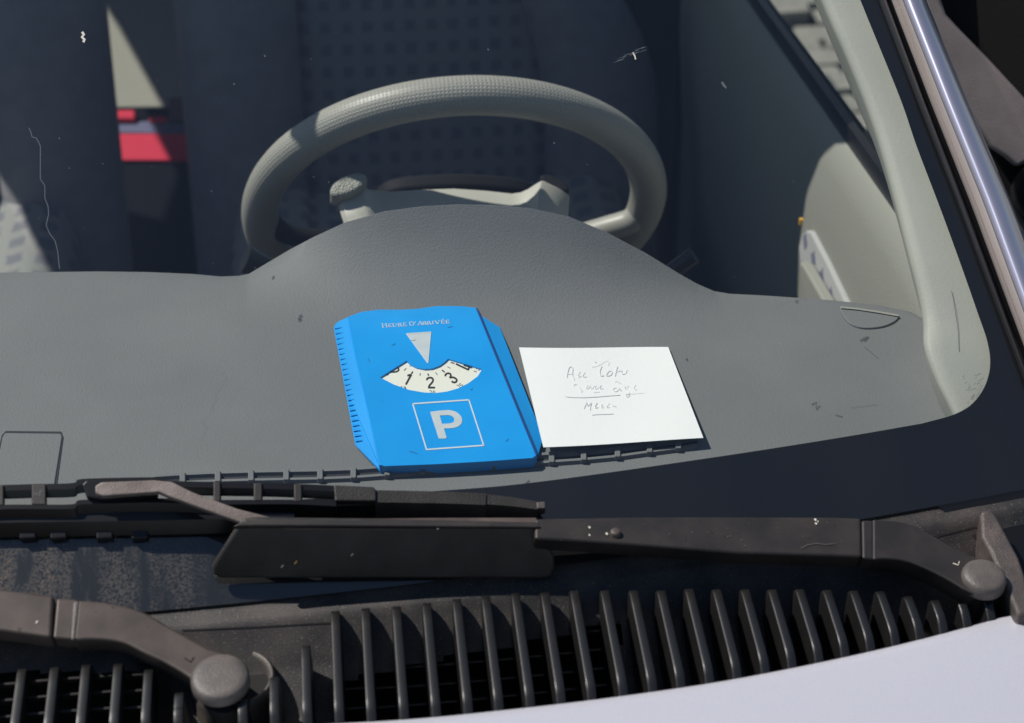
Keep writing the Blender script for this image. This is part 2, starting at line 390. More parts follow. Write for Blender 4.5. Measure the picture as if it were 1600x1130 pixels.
# ---- A pillar: rubber, bright strip, painted ridge
def pline(pts): return lambda py: interp([p[1] for p in pts], [p[0] for p in pts], py)
ptop = [(-260, ), (-100, ), (0, ), (80, ), (160, ), (240, ), (320, ), (400, ), (480, ), (560, ), (640, ), (700, )]
def shift(o0, o320, o640):                           # offsets along x at y = 0, 320, 640 beside the frit's outer edge
    return lambda py: interp([-300, 0, 320, 640, 740], [o0-(o320-o0)*.9, o0, o320, o640, o640], py)
base_x = pline([(1292, -260), (1342, -100), (1376, 0), (1437, 160), (1500, 320), (1556, 470), (1620, 640), (1645, 705)])
prof = [(shift(-3, -3, -3), .0005, 0), (shift(2, 0, 0), .004, 0), (shift(5, 3, 2), .0052, 0), (shift(8, 6, 5), .0045, 0), (shift(10, 9, 8), -.002, 0), (shift(16, 17, 15), -.004, 0), (shift(17, 18, 17), .004, 1), (shift(21, 21, 20), .0062, 1), (shift(24, 25, 24), .0066, 1), (shift(25, 26.5, 25.5), .0056, 1), (shift(30, 33, 31), .0085, 1), (shift(34, 38, 36), .0105, 1),
        (shift(34.5, 38.5, 36.5), .0100, 2), (shift(37, 41, 39), .0128, 2), (shift(41, 45, 43), .0156, 2), (shift(46, 50, 48), .0172, 2), (shift(51, 56, 53), .0176, 2), (shift(57, 63, 59), .0162, 2), (shift(64, 72, 68), .0115, 2), (shift(69, 79, 75), .003, 2), (shift(71, 82, 78), -.01, 2)]
pys = list(range(-260, 720, 30)); cols = []
for f, h, k in prof: cols.append([hit(base_x(py)+f(py), py, lift(zglass, h)) for py in pys])
def sub(a, b): return cols[a:b+1]
link('windscreen_seal', *grid(sub(0, 5)), M['rubber'], car, smooth=40)
link('trim_strip', *grid(sub(6, 11)), M['strip'], car, smooth=25)
tail = [[p+V((.004, .01, -.03)) for p in cols[-1]], [p+V((.0, .02, -.07)) for p in cols[-1]]]
pil = link('door_pillar', *grid(sub(12, 20)+tail), M['pillar'], car, smooth=60)
mir_cols = [[V((2*XC-p.x, p.y, p.z)) for p in c] for c in cols]
link('windscreen_seal', *grid(mir_cols[0:6]), M['rubber'], car, smooth=40)
link('trim_strip', *grid(mir_cols[6:12]), M['strip'], car, smooth=25)
link('door_pillar', *grid(mir_cols[12:]+[[V((2*XC-p.x, p.y, p.z)) for p in c] for c in tail]), M['pillar'], car, smooth=60)

# ---- inside pillar trim
ti = spl([(1205, -190), (1281, 0), (1325, 100), (1364, 200), (1393, 300), (1416, 390), (1434, 460), (1442, 505), (1444, 545), (1462, 595), (1490, 652), (1525, 735)], 5)
to = spl([(1290, -190), (1362, 0), (1408, 100), (1446, 200), (1484, 300), (1517, 390), (1540, 460), (1560, 520), (1575, 570), (1585, 620), (1590, 680), (1592, 735)], 5)
rws = []
for q, h in ((-.02, -.06), (0, -.032), (.03, -.0265), (.09, -.0235), (.25, -.020), (.5, -.0165), (.75, -.0128), (.9, -.0105), (1, -.010)):
    r = []
    for k, (a, b) in enumerate(zip(ti, to)):
        u = k/len(ti); f = 1-.45*max(0, u-.6)/.4; p = a.lerp(b, max(q, 0)); r.append(hit(p.x, p.y, lift(zglass, h*f)) if q >= 0 else None)
    rws.append(r)
rws[0] = [p+V((.010, .004, -.03)) for p in rws[1]]
rws.insert(0, [p+V((.03, .01, -.06)) for p in rws[0]])
pt = link('pillar_trim', *grid(rws), M['trim'], car, smooth=70)
link('pillar_trim', *grid([[V((2*XC-p.x, p.y, p.z)) for p in r] for r in rws]), M['trim'], car, smooth=70)
tz = lambda px, py, h=.0: hit(px, py, lift(zglass, h))
link('scuff', *ribbon([(1487, 455), (1491, 475), (1497, 515), (1499, 550)], 1.3, lambda a, b: tz(a, b, -.0152)), M['scuff'], pt)
for k in range(26):
    u = random.random(); x, y = 1500+30*random.random()+10*u, 585+u*45; y2 = y+random.uniform(-4, 3)
    if x + (y-585)*.35 < 1540: link('scuff', *ribbon([(x, y), (x+2.5, y2), (x+4, y-2)], .8, lambda a, b: tz(a, b, -.0092)), M['scuff'], pt)

# ---- dashboard
silL = [(-120, 429), (0, 427), (150, 425), (230, 426), (300, 429), (345, 433), (372, 432), (388, 429)]
hump = [(420, 410), (452, 391), (490, 371), (540, 348), (600, 331), (660, 323), (715, 320), (770, 321), (830, 326), (890, 339), (950, 364), (1010, 396), (1060, 427), (1090, 444), (1118, 456)]
silR = [(1142, 460), (1200, 463), (1300, 470), (1380, 479), (1424, 488), (1440, 497)]
L3 = [hit(px, py, zdash) for px, py in silL]; R3 = [hit(px, py, zdash) for px, py in silR]
H3 = []
for k, (px, py) in enumerate(hump):
    u = (px-388)/(1142-388); H3.append(hit_y(px, py, lerp(L3[-1].y, R3[0].y, u) + .018*math.sin(math.pi*u)))
rear = L3 + H3 + R3
rx = [p.x for p in rear]; ry = [p.y for p in rear]; rz = [p.z for p in rear]
xs = [XC-.72+i*.02 for i in range(int((rear[0].x-XC+.72)/.02))] + [p.x for p in spl([(p.x, p.y, p.z) for p in rear], 4)] + [rear[-1].x+.008, rear[-1].x+.02, rear[-1].x+.05, rear[-1].x+.09]
AMP = [z-zdash(a, b) for a, b, z in zip(rx, ry, rz)]
def amp_s(x): return sum(interp(rx, AMP, x+d) for d in (-.06, -.045, -.03, -.015, 0, .015, .03, .045, .06))/9
def dash_z(x, y):
    yr, zr = interp(rx, ry, x), interp(rx, rz, x); yf = .0; t = max(0, min(1, (y-yf)/(yr-yf)))
    return zdash(x, y) + lerp(amp_s(x), zr-zdash(x, yr), t**4)*t**2.5
drows = []
for t in [0, .03, .06, .1, .15, .2, .25, .3, .35, .4, .45, .5, .55, .6, .65, .7, .75, .8, .85, .9, .94, .97, 1]:
    r = []
    for x in xs:
        yf = yb(x)-.03; yr = interp(rx, ry, x); y = lerp(yf, yr, t); r.append(V((x, y, dash_z(x, y) - (max(0, x-rx[-1])*.6))))
    drows.append(r)
last = drows[-1]
drows.append([p+V((0, .004, -.002)) for p in last]); drows.append([p+V((0, .007, -.007)) for p in last]); drows.append([p+V((0, .009, -.02)) for p in last]); drows.append([p+V((0, .012, -.30)) for p in last])
dash = link('dashboard', *grid(drows), M['dash'], car, smooth=50)
dd = lambda px, py, h=.0: hit(px, py, lift(dash_z, h))
# lid with its groove
lid = [(8, 676), (95, 677), (97, 682), (86, 752), (84, 770), (-20, 770), (-8, 740), (4, 682)]
lidp = [dd(x, y, .0012) for x, y in lid]
link('dash_lid', *ngon_prism(lidp, V((0, 0, -.003))), M['dash2'], dash, bevel=.0008)
cx, cy = 45, 722
link('lid_groove', *ribbon([(86, 768), (97.5, 683), (95.5, 676), (9, 675), (4, 681), (-10, 745)], 3.2, lambda a, b: dd(a, b, .0004)), M['slot'], dash)
# defroster slot along the front
bl = [(240, 750), (285, 747), (340, 744.5), (392, 743), (447, 742), (500, 741), (552, 739), (605, 735), (660, 730), (715, 725), (770, 722), (862, 714.5), (912, 711), (965, 706), (1015, 699), (1060, 693), (1090, 688)]
v_, f_ = grid([[dd(x, y-3.5, .0005) for x, y in bl], [dd(x, y+5, .0005) for x, y in bl]]); link('defroster_slot', v_, f_, M['slot'], dash)  # dark strip on the surface paints the shade inside the slot
for zo, y0, y1 in ((.003, -8.5, -4.5), (.0028, 4.5, 8)):
    a_ = [dd(x, y+y0, zo) for x, y in bl]; b_ = [dd(x, y+y1, zo) for x, y in bl]
    link('slot_rim', *join(grid([[p+V((0, .0008, -.0032)) for p in a_], a_, b_, [p+V((0, -.0008, -.0032)) for p in b_]])), M['dash'], dash, smooth=30)
for x, y in bl[1:-1]:
    q = [dd(x-4.5, y-9.5, .0042), dd(x+4.5, y-9.5, .0042), dd(x+4.5, y+7, .0042), dd(x-4.5, y+7, .0042)]
    link('slot_rib', *ngon_prism(q, V((0, 0, -.004))), M['dash'], dash, bevel=.0006)
# side demister outlet
do = [(1311, 479)] + [tuple(p) for p in spl([(1312, 481), (1318, 494), (1330, 506), (1350, 512), (1378, 510), (1398, 502), (1406, 493)], 4)] + [(1396, 489), (1370, 485), (1340, 481)]
dem = link('demister_outlet', *ngon_prism([dd(x, y, .0016) for x, y in do], V((0, 0, -.003))), M['dash2'], dash, bevel=.0008)
link('outlet_rim', *ribbon([(1313, 480), (1340, 482.5), (1370, 487), (1404, 493)], 2.6, lambda a, b: dd(a, b, .0026)), M['door'], dem)
# scuffs on the dash top
for pts, wd in [([(1268, 632), (1276, 628), (1274, 636), (1281, 633), (1275, 640)], 2.2), ([(1330, 637), (1370, 632)], .5), ([(1305, 648), (1316, 651)], 1.6), ([(1344, 532), (1352, 528), (1357, 526), (1350, 533)], 3), ([(425, 436), (428, 431)], 3), ([(1072, 560), (1074, 563)], 3), ([(820, 756), (827, 750)], 2.4), ([(1350, 541), (1372, 560)], .7)]:
    link('scuff', *ribbon(pts, wd, lambda a, b: dd(a, b, .0007)), M['scuff'], dash)
# instrument cowl back and under-dash, keeps light out of the footwell
link('firewall', *box(XC-.72, XC+.72, -.02, 0, .25, .96), M['carpet'], car)

# ---- steering wheel
BETA = R_(27.5); wn = V((0, -math.cos(BETA), -math.sin(BETA))); wu = V((1, 0, 0)); wv = V((0, -math.sin(BETA), math.cos(BETA)))
WC = CAM + 1.684*ray(712, 330); RM, RMIN = .1825, .0172
def rim_uv_factory(c):
    def f(p):
        q = p-c; a = math.atan2(q.dot(wv), q.dot(wu)); e = (wu*math.cos(a)+wv*math.sin(a)); b = math.atan2(q.dot(wn), (q-e*RM).dot(e))
        return (a/(2*math.pi)+.5, b/(2*math.pi)+.5)
    return f
rows = []
for i in range(128):
    a = math.pi + 2*math.pi*i/128 + .0; e = wu*math.cos(a)+wv*math.sin(a); rows.append([WC+e*(RM+RMIN*math.cos(2*math.pi*k/28))+wn*(RMIN*math.sin(2*math.pi*k/28)) for k in range(28)])
rows.append(rows[0])
sw = link('steering_wheel', *grid(rows, True), M['wheel'], car, smooth=80, uvs=rim_uv_factory(WC))
# the UV seam sits at the rim's far left / inner side: fix wrapped faces
me = sw.data; uvl = me.uv_layers[0].data
for p in me.polygons:
    for ax in (0, 1):
        vals = [uvl[l].uv[ax] for l in p.loop_indices]
        if max(vals)-min(vals) > .5:
            for l in p.loop_indices:
                if uvl[l].uv[ax] < .5: uvl[l].uv[ax] += 1
def wp(px, py, off=0): return hit_pl(px, py, WC+wn*off, wn)
back = -wn
hn = V((.03, -.50, .865)).normalized(); hp0 = wp(710, 300, .048)
def hs(px, py, h=0): return hit_pl(px, py, hp0+hn*h, hn)
cs = [(525.5, 311, 545, 375, -.004), (533, 308.5, 551, 375, .003), (549, 299.5, 566, 374, .004), (562, 292, 580, 373, .004), (569, 290.5, 590, 373, .002), (576, 294.5, 597, 373, -.004), (592, 296.5, 610, 372, -.007), (610, 298, 622, 372, -.008), (660, 294.8, 664, 372, -.008), (710, 293.2, 710, 372, -.008), (760, 296.5, 756, 372, -.008), (800, 301, 792, 372, -.008),
      (814, 299, 806, 372, -.007), (826, 293.5, 816, 372, -.005), (838, 285.5, 826, 372, -.001), (846, 281, 832, 372, .003), (851, 281.8, 840, 372, .002), (870, 291, 860, 372, -.007), (886, 300, 880, 372, -.015), (890, 305, 885, 372, -.022)]
r0 = [hs(a, b, h) for a, b, c, d, h in cs]; r1 = [hs(c, d, h) for a, b, c, d, h in cs]; rt = [p.lerp(q, .04)-hn*.0 for p, q in zip(r0, r1)]
sh = link('column_shroud', *grid([[p-hn*.035+V((0, .012, 0)) for p in r0], [p-hn*.010+V((0, .003, 0)) for p in r0], [p-hn*.002 for p in r0], rt, [p.lerp(q, .5) for p, q in zip(r0, r1)], r1, [p-hn*.03 for p in r1]]), M['hub'], sw, smooth=48)
def oval(c, a, b, ang, n=28): return [(c[0]+a*math.cos(t)*math.cos(ang)-b*math.sin(t)*math.sin(ang), c[1]+a*math.cos(t)*math.sin(ang)+b*math.sin(t)*math.cos(ang)) for t in [2*math.pi*k/n for k in range(n)]]
link('spoke_pad', *ngon_prism([hs(x, y, .014) for x, y in oval((544.5, 287), 31, 15, R_(-24))], -hn*.022), M['hubleather'], sw, bevel=.004, bseg=3)
link('spoke_pad', *ngon_prism([hs(x, y, -.012) for x, y in oval((867, 285), 25, 9, R_(26))], -hn*.02), M['hubdark'], sw, bevel=.004, bseg=3)  # right pad in near black, its shade put into the colour
hb = spl([(580, 330), (584, 296), (592, 281), (612, 270), (650, 264), (720, 261), (790, 265), (826, 272), (842, 284), (850, 300), (850, 330)], 4)
link('hub_cover', *ngon_prism([wp(p.x, p.y+32, -.012) for p in hb], back*.018), M['hubdark'], sw, bevel=.006, bseg=3)
sp_ = [wp(840, 392, .0), wp(900, 372, .004), wp(950, 357, .006), wp(985, 346, .006), wp(1003, 330, .002)]
link('spoke', *tube([tuple(p) for p in spl([tuple(q) for q in sp_], 6)], .0125, 14), M['wheel'], sw, smooth=60)
sp_ = [wp(590, 392, .0), wp(520, 378, .004), wp(450, 366, .004), wp(415, 340, .0)]
link('spoke', *tube([tuple(p) for p in spl([tuple(q) for q in sp_], 6)], .010, 12), M['hubdark'], sw, smooth=60)  # left spoke darkened by colour to look shaded
link('column', *tube([WC+wn*.02, WC+wn*.16], .045, 20), M['hubdark'], sw, smooth=40)
st = [hit_y(450, 440, .29), hit_y(412, 415, .29), hit_y(383, 404, .29)]
link('stalk', *tube(st, [.008, .010, .0135], 14), M['stalk'], car, smooth=40)
st = [hit_y(1040, 432, .29), hit_y(1066, 412, .29), hit_y(1084, 399, .29)]
link('stalk', *tube(st, [.008, .008, .0085], 14), M['stalk'], car, smooth=40)

# ---- driver door inside
def dx(y, z): return .338 + .10*(1.0-z) + .02*y
def belt(y): return interp([-.1, .19, .74, 1.1], [1.008, .999, .944, .915], y)
drw = []
for j in range(25):
    y = -.05 + j*.047; zt = belt(y)
    drw.append([V((.372, y, zt-.035)), V((.36, y, zt-.02)), V((.350, y, zt-.014)), V((.342, y, zt-.022)), V((.336, y, zt-.05)), V((.333, y, zt-.10)), V((.335, y, zt-.17)), V((.345, y, zt-.30)), V((.35, y, .30))])
dr_ = link('driver_door', *grid(drw), M['door'], car, smooth=60)
# window belt seal, three ribs
rib = []
for k, (ox, oz) in enumerate(((.348, -.016), (.347, .003), (.353, .006), (.356, -.002), (.361, -.006), (.364, -.002), (.369, -.010), (.372, -.03))): rib.append([V((ox, -.02+j*.05, belt(-.02+j*.05)+oz)) for j in range(24)])
link('window_belt', *grid(rib), M['rubber'], dr_, smooth=25)
fab = [(1252, 366), (1258, 360), (1266, 362), (1290, 408), (1322, 476), (1340, 520), (1290, 520), (1262, 470), (1250, 412), (1247, 385)]
link('door_fabric', *ngon_prism([hit_x(x, y, .329) for x, y in fab], V((.012, 0, 0))), M['doorfab'], dr_, bevel=.003)
arm_ = [(1248, 408), (1254, 414), (1284, 466), (1300, 500), (1270, 520), (1258, 470)]
link('armrest', *ngon_prism([hit_x(x, y, .315) for x, y in arm_], V((.012, 0, 0))), M['door'], dr_, bevel=.003)
link('door_glint', *tube([hit_x(1251, 350, .325), hit_x(1252, 342, .325)], .0022, 10), M['amber'], dr_, smooth=60)  # amber tube paints the small glint at the panel's edge

# ---- outer body, windows, roof
def side(s):
    X = lambda x: x if s > 0 else 2*XC-x
    bx = .46
    # lower body side
    rowsb = []
    for y in (-1.1, -.6, -.25, .2, .8, 1.4, 2.0, 2.6):
        zt = belt(min(y, 1.1))-.01 if y > -.2 else .95-.1*max(0, -y-.2)
        rowsb.append([V((X(bx-.085), y, zt-.03)), V((X(bx-.06), y, zt-.095)), V((X(bx-.025), y, zt-.17)), V((X(bx+.03), y, .7)), V((X(bx+.02), y, .45)), V((X(bx-.02), y, .24))])
    link('side_panel', *grid(rowsb), M['paint'], car, smooth=50)
    # side glass and frames, outlines shaped to cut the sun patches inside
    def gp(y, z): return V((X(.41-.19*(z-.95)/.45), y, z))
    link('side_window', *grid([[gp(.12, .99), gp(.6, 1.36), gp(.86, 1.394), gp(1.0, 1.344), gp(1.215, 1.262)], [gp(.12, .985), gp(.6, .95), gp(.86, .935), gp(1.0, .93), gp(1.23, .915)]]), M['sglass'], car)
    link('side_window', *grid([[gp(1.33, 1.37), gp(1.40, 1.414), gp(1.56, 1.40), gp(1.845, 1.317), gp(2.05, 1.25)], [gp(1.31, .915), gp(1.40, .915), gp(1.56, .915), gp(1.845, .92), gp(2.2, .93)]]), M['sglass'], car)
    link('centre_pillar', *prism([gp(1.235, .90), gp(1.31, .90), gp(1.33, 1.37), gp(1.40, 1.415), gp(1.43, 1.44), gp(.74, 1.44), gp(.86, 1.395), gp(1.0, 1.345), gp(1.16, 1.298), gp(1.215, 1.26)], V((-.03*s, 0, 0))), M['pillar'], car)
    link('rear_pillar', *prism([gp(2.2, .9), gp(2.4, .9), gp(2.4, 1.44), gp(1.43, 1.44), gp(1.40, 1.416), gp(1.56, 1.40), gp(1.845, 1.317), gp(2.05, 1.25)], V((-.03*s, 0, 0))), M['pillar'], car)
side(1); side(-1)
for X_ in (.345, 2*XC-.345):
    link('rear_door_card', *box(X_-.01, X_+.01, 1.08, 2.2, .3, .92), M['carpet'], car)
roof = []
for j in range(15):
    t = j/14; r = []
    for i in range(21):
        x = lerp(XC-.565, XC+.565, i/20); y0 = gl_y1(x)-.004; y = lerp(y0, 2.2, t); z = 1.555 - .30*(x-XC)**2 + .025*math.sin(math.pi*t)
        if t == 0: z = zglass(x, y0)+.002
        r.append(V((x, y, z)))
    roof.append(r)
link('roof', *grid(roof), M['paint'], car, smooth=60, solid=.03)
# ---- inside mirror, and an unseen stub added to cast the shadow on the rim
rp = wp(481, 203); k_ = .3
while (rp+SUN*k_).z < zglass((rp+SUN*k_).x, (rp+SUN*k_).y)-.012: k_ += .005
mz = rp+SUN*k_
mi = link('rim_shadow_stub', *tube([mz+V((0, -.004, .008)), mz+V((0, .006, -.006)), mz+V((0, .012, -.014))], [.016, .015, .009], 14), M['stalk'], car, smooth=50)
link('inside_mirror', *box(XC-.12, XC+.12, .70, .725, 1.43, 1.485), M['stalk'], car, bevel=.01, bseg=3)
link('cabin_floor', *box(XC-.78, XC+.78, 0, 2.3, .22, .26), M['carpet'], car)
link('tailgate', *box(XC-.75, XC+.75, 2.3, 2.34, .3, 1.0), M['paint'], car)

# ---- front seats
SX = hit_y(665, 150, .95).x
def seat(cx, outer):
    def bk(x, z, d=0): return V((cx+x*1.06, .95 + (z-.58)*.30 + d, z))
    rws = []
    for z in [.45+.026*k for k in range(20)]:
        f = 1 - .5*max(0, (z-.87)/.10)**2; r = []
        for i in range(13):
            s = -1+2*i/12; x = .145*s*f; r.append(bk(x, z, -.004*math.cos(s*1.3)))
        rws.append(r)
    st_ = link('front_seat', *grid(rws), M['seatpat'], car, smooth=60, solid=.05)
    for sgn in (-1, 1):
        rw = []
        for z in [.42+.0275*k for k in range(20)]:
            f = 1 - .5*max(0, (z-.87)/.10)**2
            if sgn == outer: f *= 1 - .30*max(0, (z-.68)/.2)**2
            rw.append([bk(sgn*.143*f, z, .002), bk(sgn*.15*f, z, -.022), bk(sgn*.17*f, z, -.042), bk(sgn*.20*f, z, -.052), bk(sgn*.24*f, z, -.046), bk(sgn*.275*f, z, -.02), bk(sgn*.287*f, z, .02), bk(sgn*.26*f, z, .08)])
        link('seat_bolster', *grid(rw), M['seat'], st_, smooth=60)
    rw = []
    for y in [.36+.042*k for k in range(15)]:
        z = .60 - .02*math.cos((y-.36)*4) - (.07*max(0, (.44-y)/.08)**2)
        rw.append([V((cx-.25, y, .38)), V((cx-.25, y, z-.02)), V((cx-.235, y, z+.012)), V((cx-.2, y, z+.024)), V((cx-.155, y, z+.012)), V((cx-.15, y, z)), V((cx, y, z-.004)), V((cx+.15, y, z)), V((cx+.155, y, z+.012)), V((cx+.2, y, z+.024)), V((cx+.235, y, z+.012)), V((cx+.25, y, z-.02)), V((cx+.25, y, .38))])
    link('cushion_seam', *tube([V((cx-.145, .80, .589)), V((cx, .805, .585)), V((cx+.145, .80, .589))], .004, 8), M['seat'], st_)
    link('seat_cushion', *grid(rw), M['seatlit'], st_, smooth=50)
    return st_
seat(SX, 1); seat(2*XC-SX+.004, -1)
# ---- rear bench
bc = []
for y in (1.295, 1.305, 1.33, 1.45, 1.62, 1.78): bc.append([V((XC-.62+.0775*i*2, y, (.30 if y < 1.30 else .53 if y < 1.31 else .565) + .01*math.sin(i*1.2))) for i in range(9)])
rb_ = link('rear_bench', *grid(bc), M['benchlight'], car, smooth=50)
link('bench_back', *grid([[V((XC-.62+.155*i, 1.76+.3*(z-.55), z)) for i in range(9)] for z in (.5, .7, .9, 1.05)]), M['seat'], rb_, smooth=50)

# ---- bonnet
he = spl([(-500, 1245), (-250, 1200), (0, 1165), (250, 1144), (450, 1130.5), (640, 1119.5), (800, 1104), (960, 1085), (1130, 1060), (1300, 1027), (1450, 992), (1600, 950), (1750, 903), (1900, 850)], 5)
HZ = lambda x, y: .981
he3 = [hit(p.x, p.y, HZ) for p in he]
hr = []
for k, (d, dz_) in enumerate(((.004, -.02), (.0, -.006), (.0, -.003), (-.0012, -.001), (-.003, 0), (-.01, .0005), (-.05, -.001), (-.15, -.008), (-.3, -.025), (-.5, -.06), (-.75, -.13), (-.85, -.20), (-.87, -.6))):
    hr.append([V((p.x*1.0, p.y+d, p.z+dz_ - .05*max(0, (p.x-.2))**2)) for p in he3])
link('bonnet', *grid(hr), M['paint'], car, smooth=40)
hx = [p.x for p in he3]; hy = [p.y for p in he3]
def hood_y(x): return interp(hx, hy, x)

# ---- cowl grille
def floor_z(x, y):
    t = (yb(x)-FOOT-.004)-y
    q = max(0, min(1, (x+.42)/.03)) * max(0, min(1, (-.235-x)/.02))      # the flat plate beside the left spindle
    return zcowl(x, y) - lerp(interp([0, .010, .018, .034, .06, .14], [0, .001, .008, .020, .032, .042], t), interp([0, .022, .035, .06, .09, .14], [0, .001, .003, .007, .020, .035], t), q)
def in_hole(x, y):
    px, py = proj(V((x, y, floor_z(x, y))))
    if 525 < px < 965: return py > interp([525, 640, 960], [1068, 1040, 975], px) and py < 1200
    if px < 300: return py > 1050 and px < 235
    return False
fx = [XC-.75+.0075*i for i in range(int(1.56/.0075))]; fr_ = []
for k in range(46):
    t = k/45; fr_.append([V((x, lerp(yb(x)-FOOT+.006, hood_y(x)-.03, t), 0)) for x in fx])
for r in fr_:
    for p in r: p.z = floor_z(p.x, p.y)
vs, fs = grid(fr_); fs = [f for f in fs if not in_hole(*(sum((vs[i] for i in f), V((0, 0, 0)))/4).xy)]
cw = link('cowl_grille', vs, fs, M['cowl'], car, smooth=50)
link('cowl_well', *grid([[V((x, -.45, .885)) for x in (XC-.75, .45)], [V((x, -.16, .885)) for x in (XC-.75, .45)]]), M['void'], cw)  # black sheet paints the darkness below the grille openings
fins = [(-85, 1040), (-31, 1040), (22, 1040), (75, 1038), (126, 1034), (178, 1032), (228, 1040), (279, 1078), (380, 1088), (430, 1052), (481, 1004), (531, 950), (581, 946), (632, 942), (682, 937), (732, 931), (780, 926), (829, 922), (877, 920), (925, 918), (974, 917), (1020, 917), (1064, 917), (1109, 916), (1152, 916), (1196, 916), (1238, 916), (1280, 916), (1321, 917), (1361, 918), (1400, 919), (1438, 927), (1475, 934), (1512, 950), (1550, 955), (1585, 958)]
hpx = [p.x for p in he]; hpy = [p.y for p in he]
barvf = []
prevx = None
for bx_, ty in fins:
    by = interp(hpx, hpy, bx_); b0 = hit(bx_, by+6, lift(zfin, -.006)); x = b0.x
    # top end of the fin: march up its own line until it reaches the photograph's height
    y = b0.y
    while y < yb(x)-FOOT-.003 and proj(V((x, y, zfin(x, y))))[1] > ty: y += .001
    y1 = y; y0 = hood_y(x)-.012; wt, wb = .0027, .0034
    ys = [y1, y1-.002, y1-.006, y1-.015] + [lerp(y1-.02, hood_y(x)+.012, k/5) for k in range(6)] + [hood_y(x)+.007, hood_y(x)+.003, y0+.004, y0]
    rws = []
    for k, yy in enumerate(ys):
        zt = zfin(x, yy)
        if k == 0: zt = max(floor_z(x, yy)+.0012, zt-.004)
        if k == 1: zt -= .0012
        zt -= max(0, hood_y(x)+.009-yy)**1.5*4.5
        zb = min(floor_z(x, yy), zt) - .004
        rws.append([V((x-wb, yy, zb)), V((x-wt-.0002, yy, zt-.0011)), V((x-wt, yy, zt-.0005)), V((x-wt+.0003, yy, zt-.0001)), V((x-wt+.0008, yy, zt)), V((x+wt-.0006, yy, zt)), V((x+wt-.0001, yy, zt-.0003)), V((x+wt+.0001, yy, zt-.0009)), V((x+wb, yy, zb))])
    vs, fs = grid(rws); fs += [tuple(range(9)), tuple(range(len(vs)-1, len(vs)-10, -1))]
    link('grille_fin', vs, fs, M['fin'], cw, smooth=62)
    if prevx is not None:
        for k in range(7):
            yy = hood_y(x)+.004+k*.0105; xm = (x+prevx)/2
            if in_hole(xm, yy): barvf.append(box(prevx, x, yy, yy+.0016, floor_z(xm, yy)-.003, floor_z(xm, yy)))
    prevx = x
link('grille_mesh', *join(*barvf), M['fin'], cw, kind='stuff')
# seam in the cowl, and the raised boss by the right pivot
cz = lift(floor_z, .0006)
link('cowl_seam', *ribbon([(284, 985), (400, 980), (522, 973)], 1.8, lambda a, b: hit(a, b, cz)), M['void'], cw)
link('cowl_seam', *ribbon([(1455, 840), (1490, 832), (1526, 823)], 1.8, lambda a, b: hit(a, b, cz)), M['void'], cw)
bo = [(1532, 798), (1543, 795), (1556, 802), (1575, 838), (1592, 870), (1604, 905), (1612, 960), (1590, 960), (1566, 905), (1548, 862), (1534, 838)]
link('cowl_boss', *ngon_prism([hit(x, y, lift(zcowl, .009)) for x, y in bo], V((0, 0, -.035))), M['ridge'], cw, bevel=.006, bseg=4)
# collar round the left spindle
c0 = hit(365, 1061, lift(floor_z, .012)); rg = []
for rr, zz in ((.0205, -.014), (.0210, -.001), (.0217, .0010), (.0233, .0018), (.0250, .0002), (.0258, -.006), (.0262, -.03)): rg.append([c0+V((rr*math.cos(a), rr*math.sin(a), zz)) for a in [2*math.pi*k/40 for k in range(40)]])
link('spindle_collar', *grid(rg, True), M['cap'], cw, smooth=50)
link('spindle_well', *ngon_prism([c0+V((.0208*math.cos(a), .0208*math.sin(a), -.007)) for a in [2*math.pi*k/40 for k in range(40)]], V((0, 0, -.01))), M['void'], cw)  # black disc paints the shade round the spindle

# ---- wipers
def plate(name, poly, zf, down, m, parent, bevel=.0015, bseg=2, n=0):
    return link(name, *ngon_prism([hit(x, y, zf) for x, y in poly], V((0, down*.45, -down))), m, parent, bevel=bevel, bseg=bseg)
def wplane(p0, p1, b=.2):
    a = (p1.z-p0.z-b*(p1.y-p0.y))/(p1.x-p0.x)
    return lambda x, y: p0.z + a*(x-p0.x) + b*(y-p0.y)
z_drv = wplane(hit(1539, 895, zarm), hit(838, 826, zarm)); z_pas = wplane(hit(343, 1054, zarm), hit(-140, 935, zarm))
# driver's wiper
wa = plate('wiper', [(835, 810), (1000, 807), (1150, 807), (1300, 807.5), (1346, 809), (1347, 870), (1300, 868), (1150, 864), (1000, 852), (900, 845), (835, 842)], z_drv, .016, M['armdark'], car, .0022, 3)
# arm continues behind the spoiler, then the bent flat strip to the hook
plate('arm_strip', [(436, 808), (600, 809), (700, 808), (840, 808), (840, 826), (700, 828), (440, 826)], lift(z_drv, -.002), .010, M['arm'], wa, .0015)
def strip_z(x, y): return zglass(x, y)+interp([-.34, -.18], [.025, .036], x)
plate('arm_strip', [(148, 759), (158, 753), (240, 749.5), (268, 752), (300, 768), (370, 794), (440, 812), (436, 826), (385, 820), (330, 800), (262, 775), (248, 769), (160, 775), (149, 771)], strip_z, .004, M['armpale'], wa, .001)
plate('arm_hook', [(128, 757), (135, 750), (240, 748), (246, 753), (246, 772), (160, 780), (135, 776)], lift(zglass, .0225), .006, M['blade'], wa, .001)
plate('arm_joint', [(1346, 812), (1366, 813), (1366, 874), (1347, 872)], lift(z_drv, -.001), .014, M['armdark'], wa, .002, 3)
hd = [tuple(p) for p in spl([(1364, 811), (1400, 814), (1425, 820), (1455, 835), (1490, 856), (1515, 867)], 4)] + [(1545, 880), (1548, 915), (1535, 925), (1522, 928)] + [tuple(p) for p in spl([(1505, 920), (1480, 905), (1450, 890), (1420, 878), (1390, 873), (1364, 874)], 4)]
plate('arm_head', hd, z_drv, .018, M['armdark'], wa, .0028, 3)
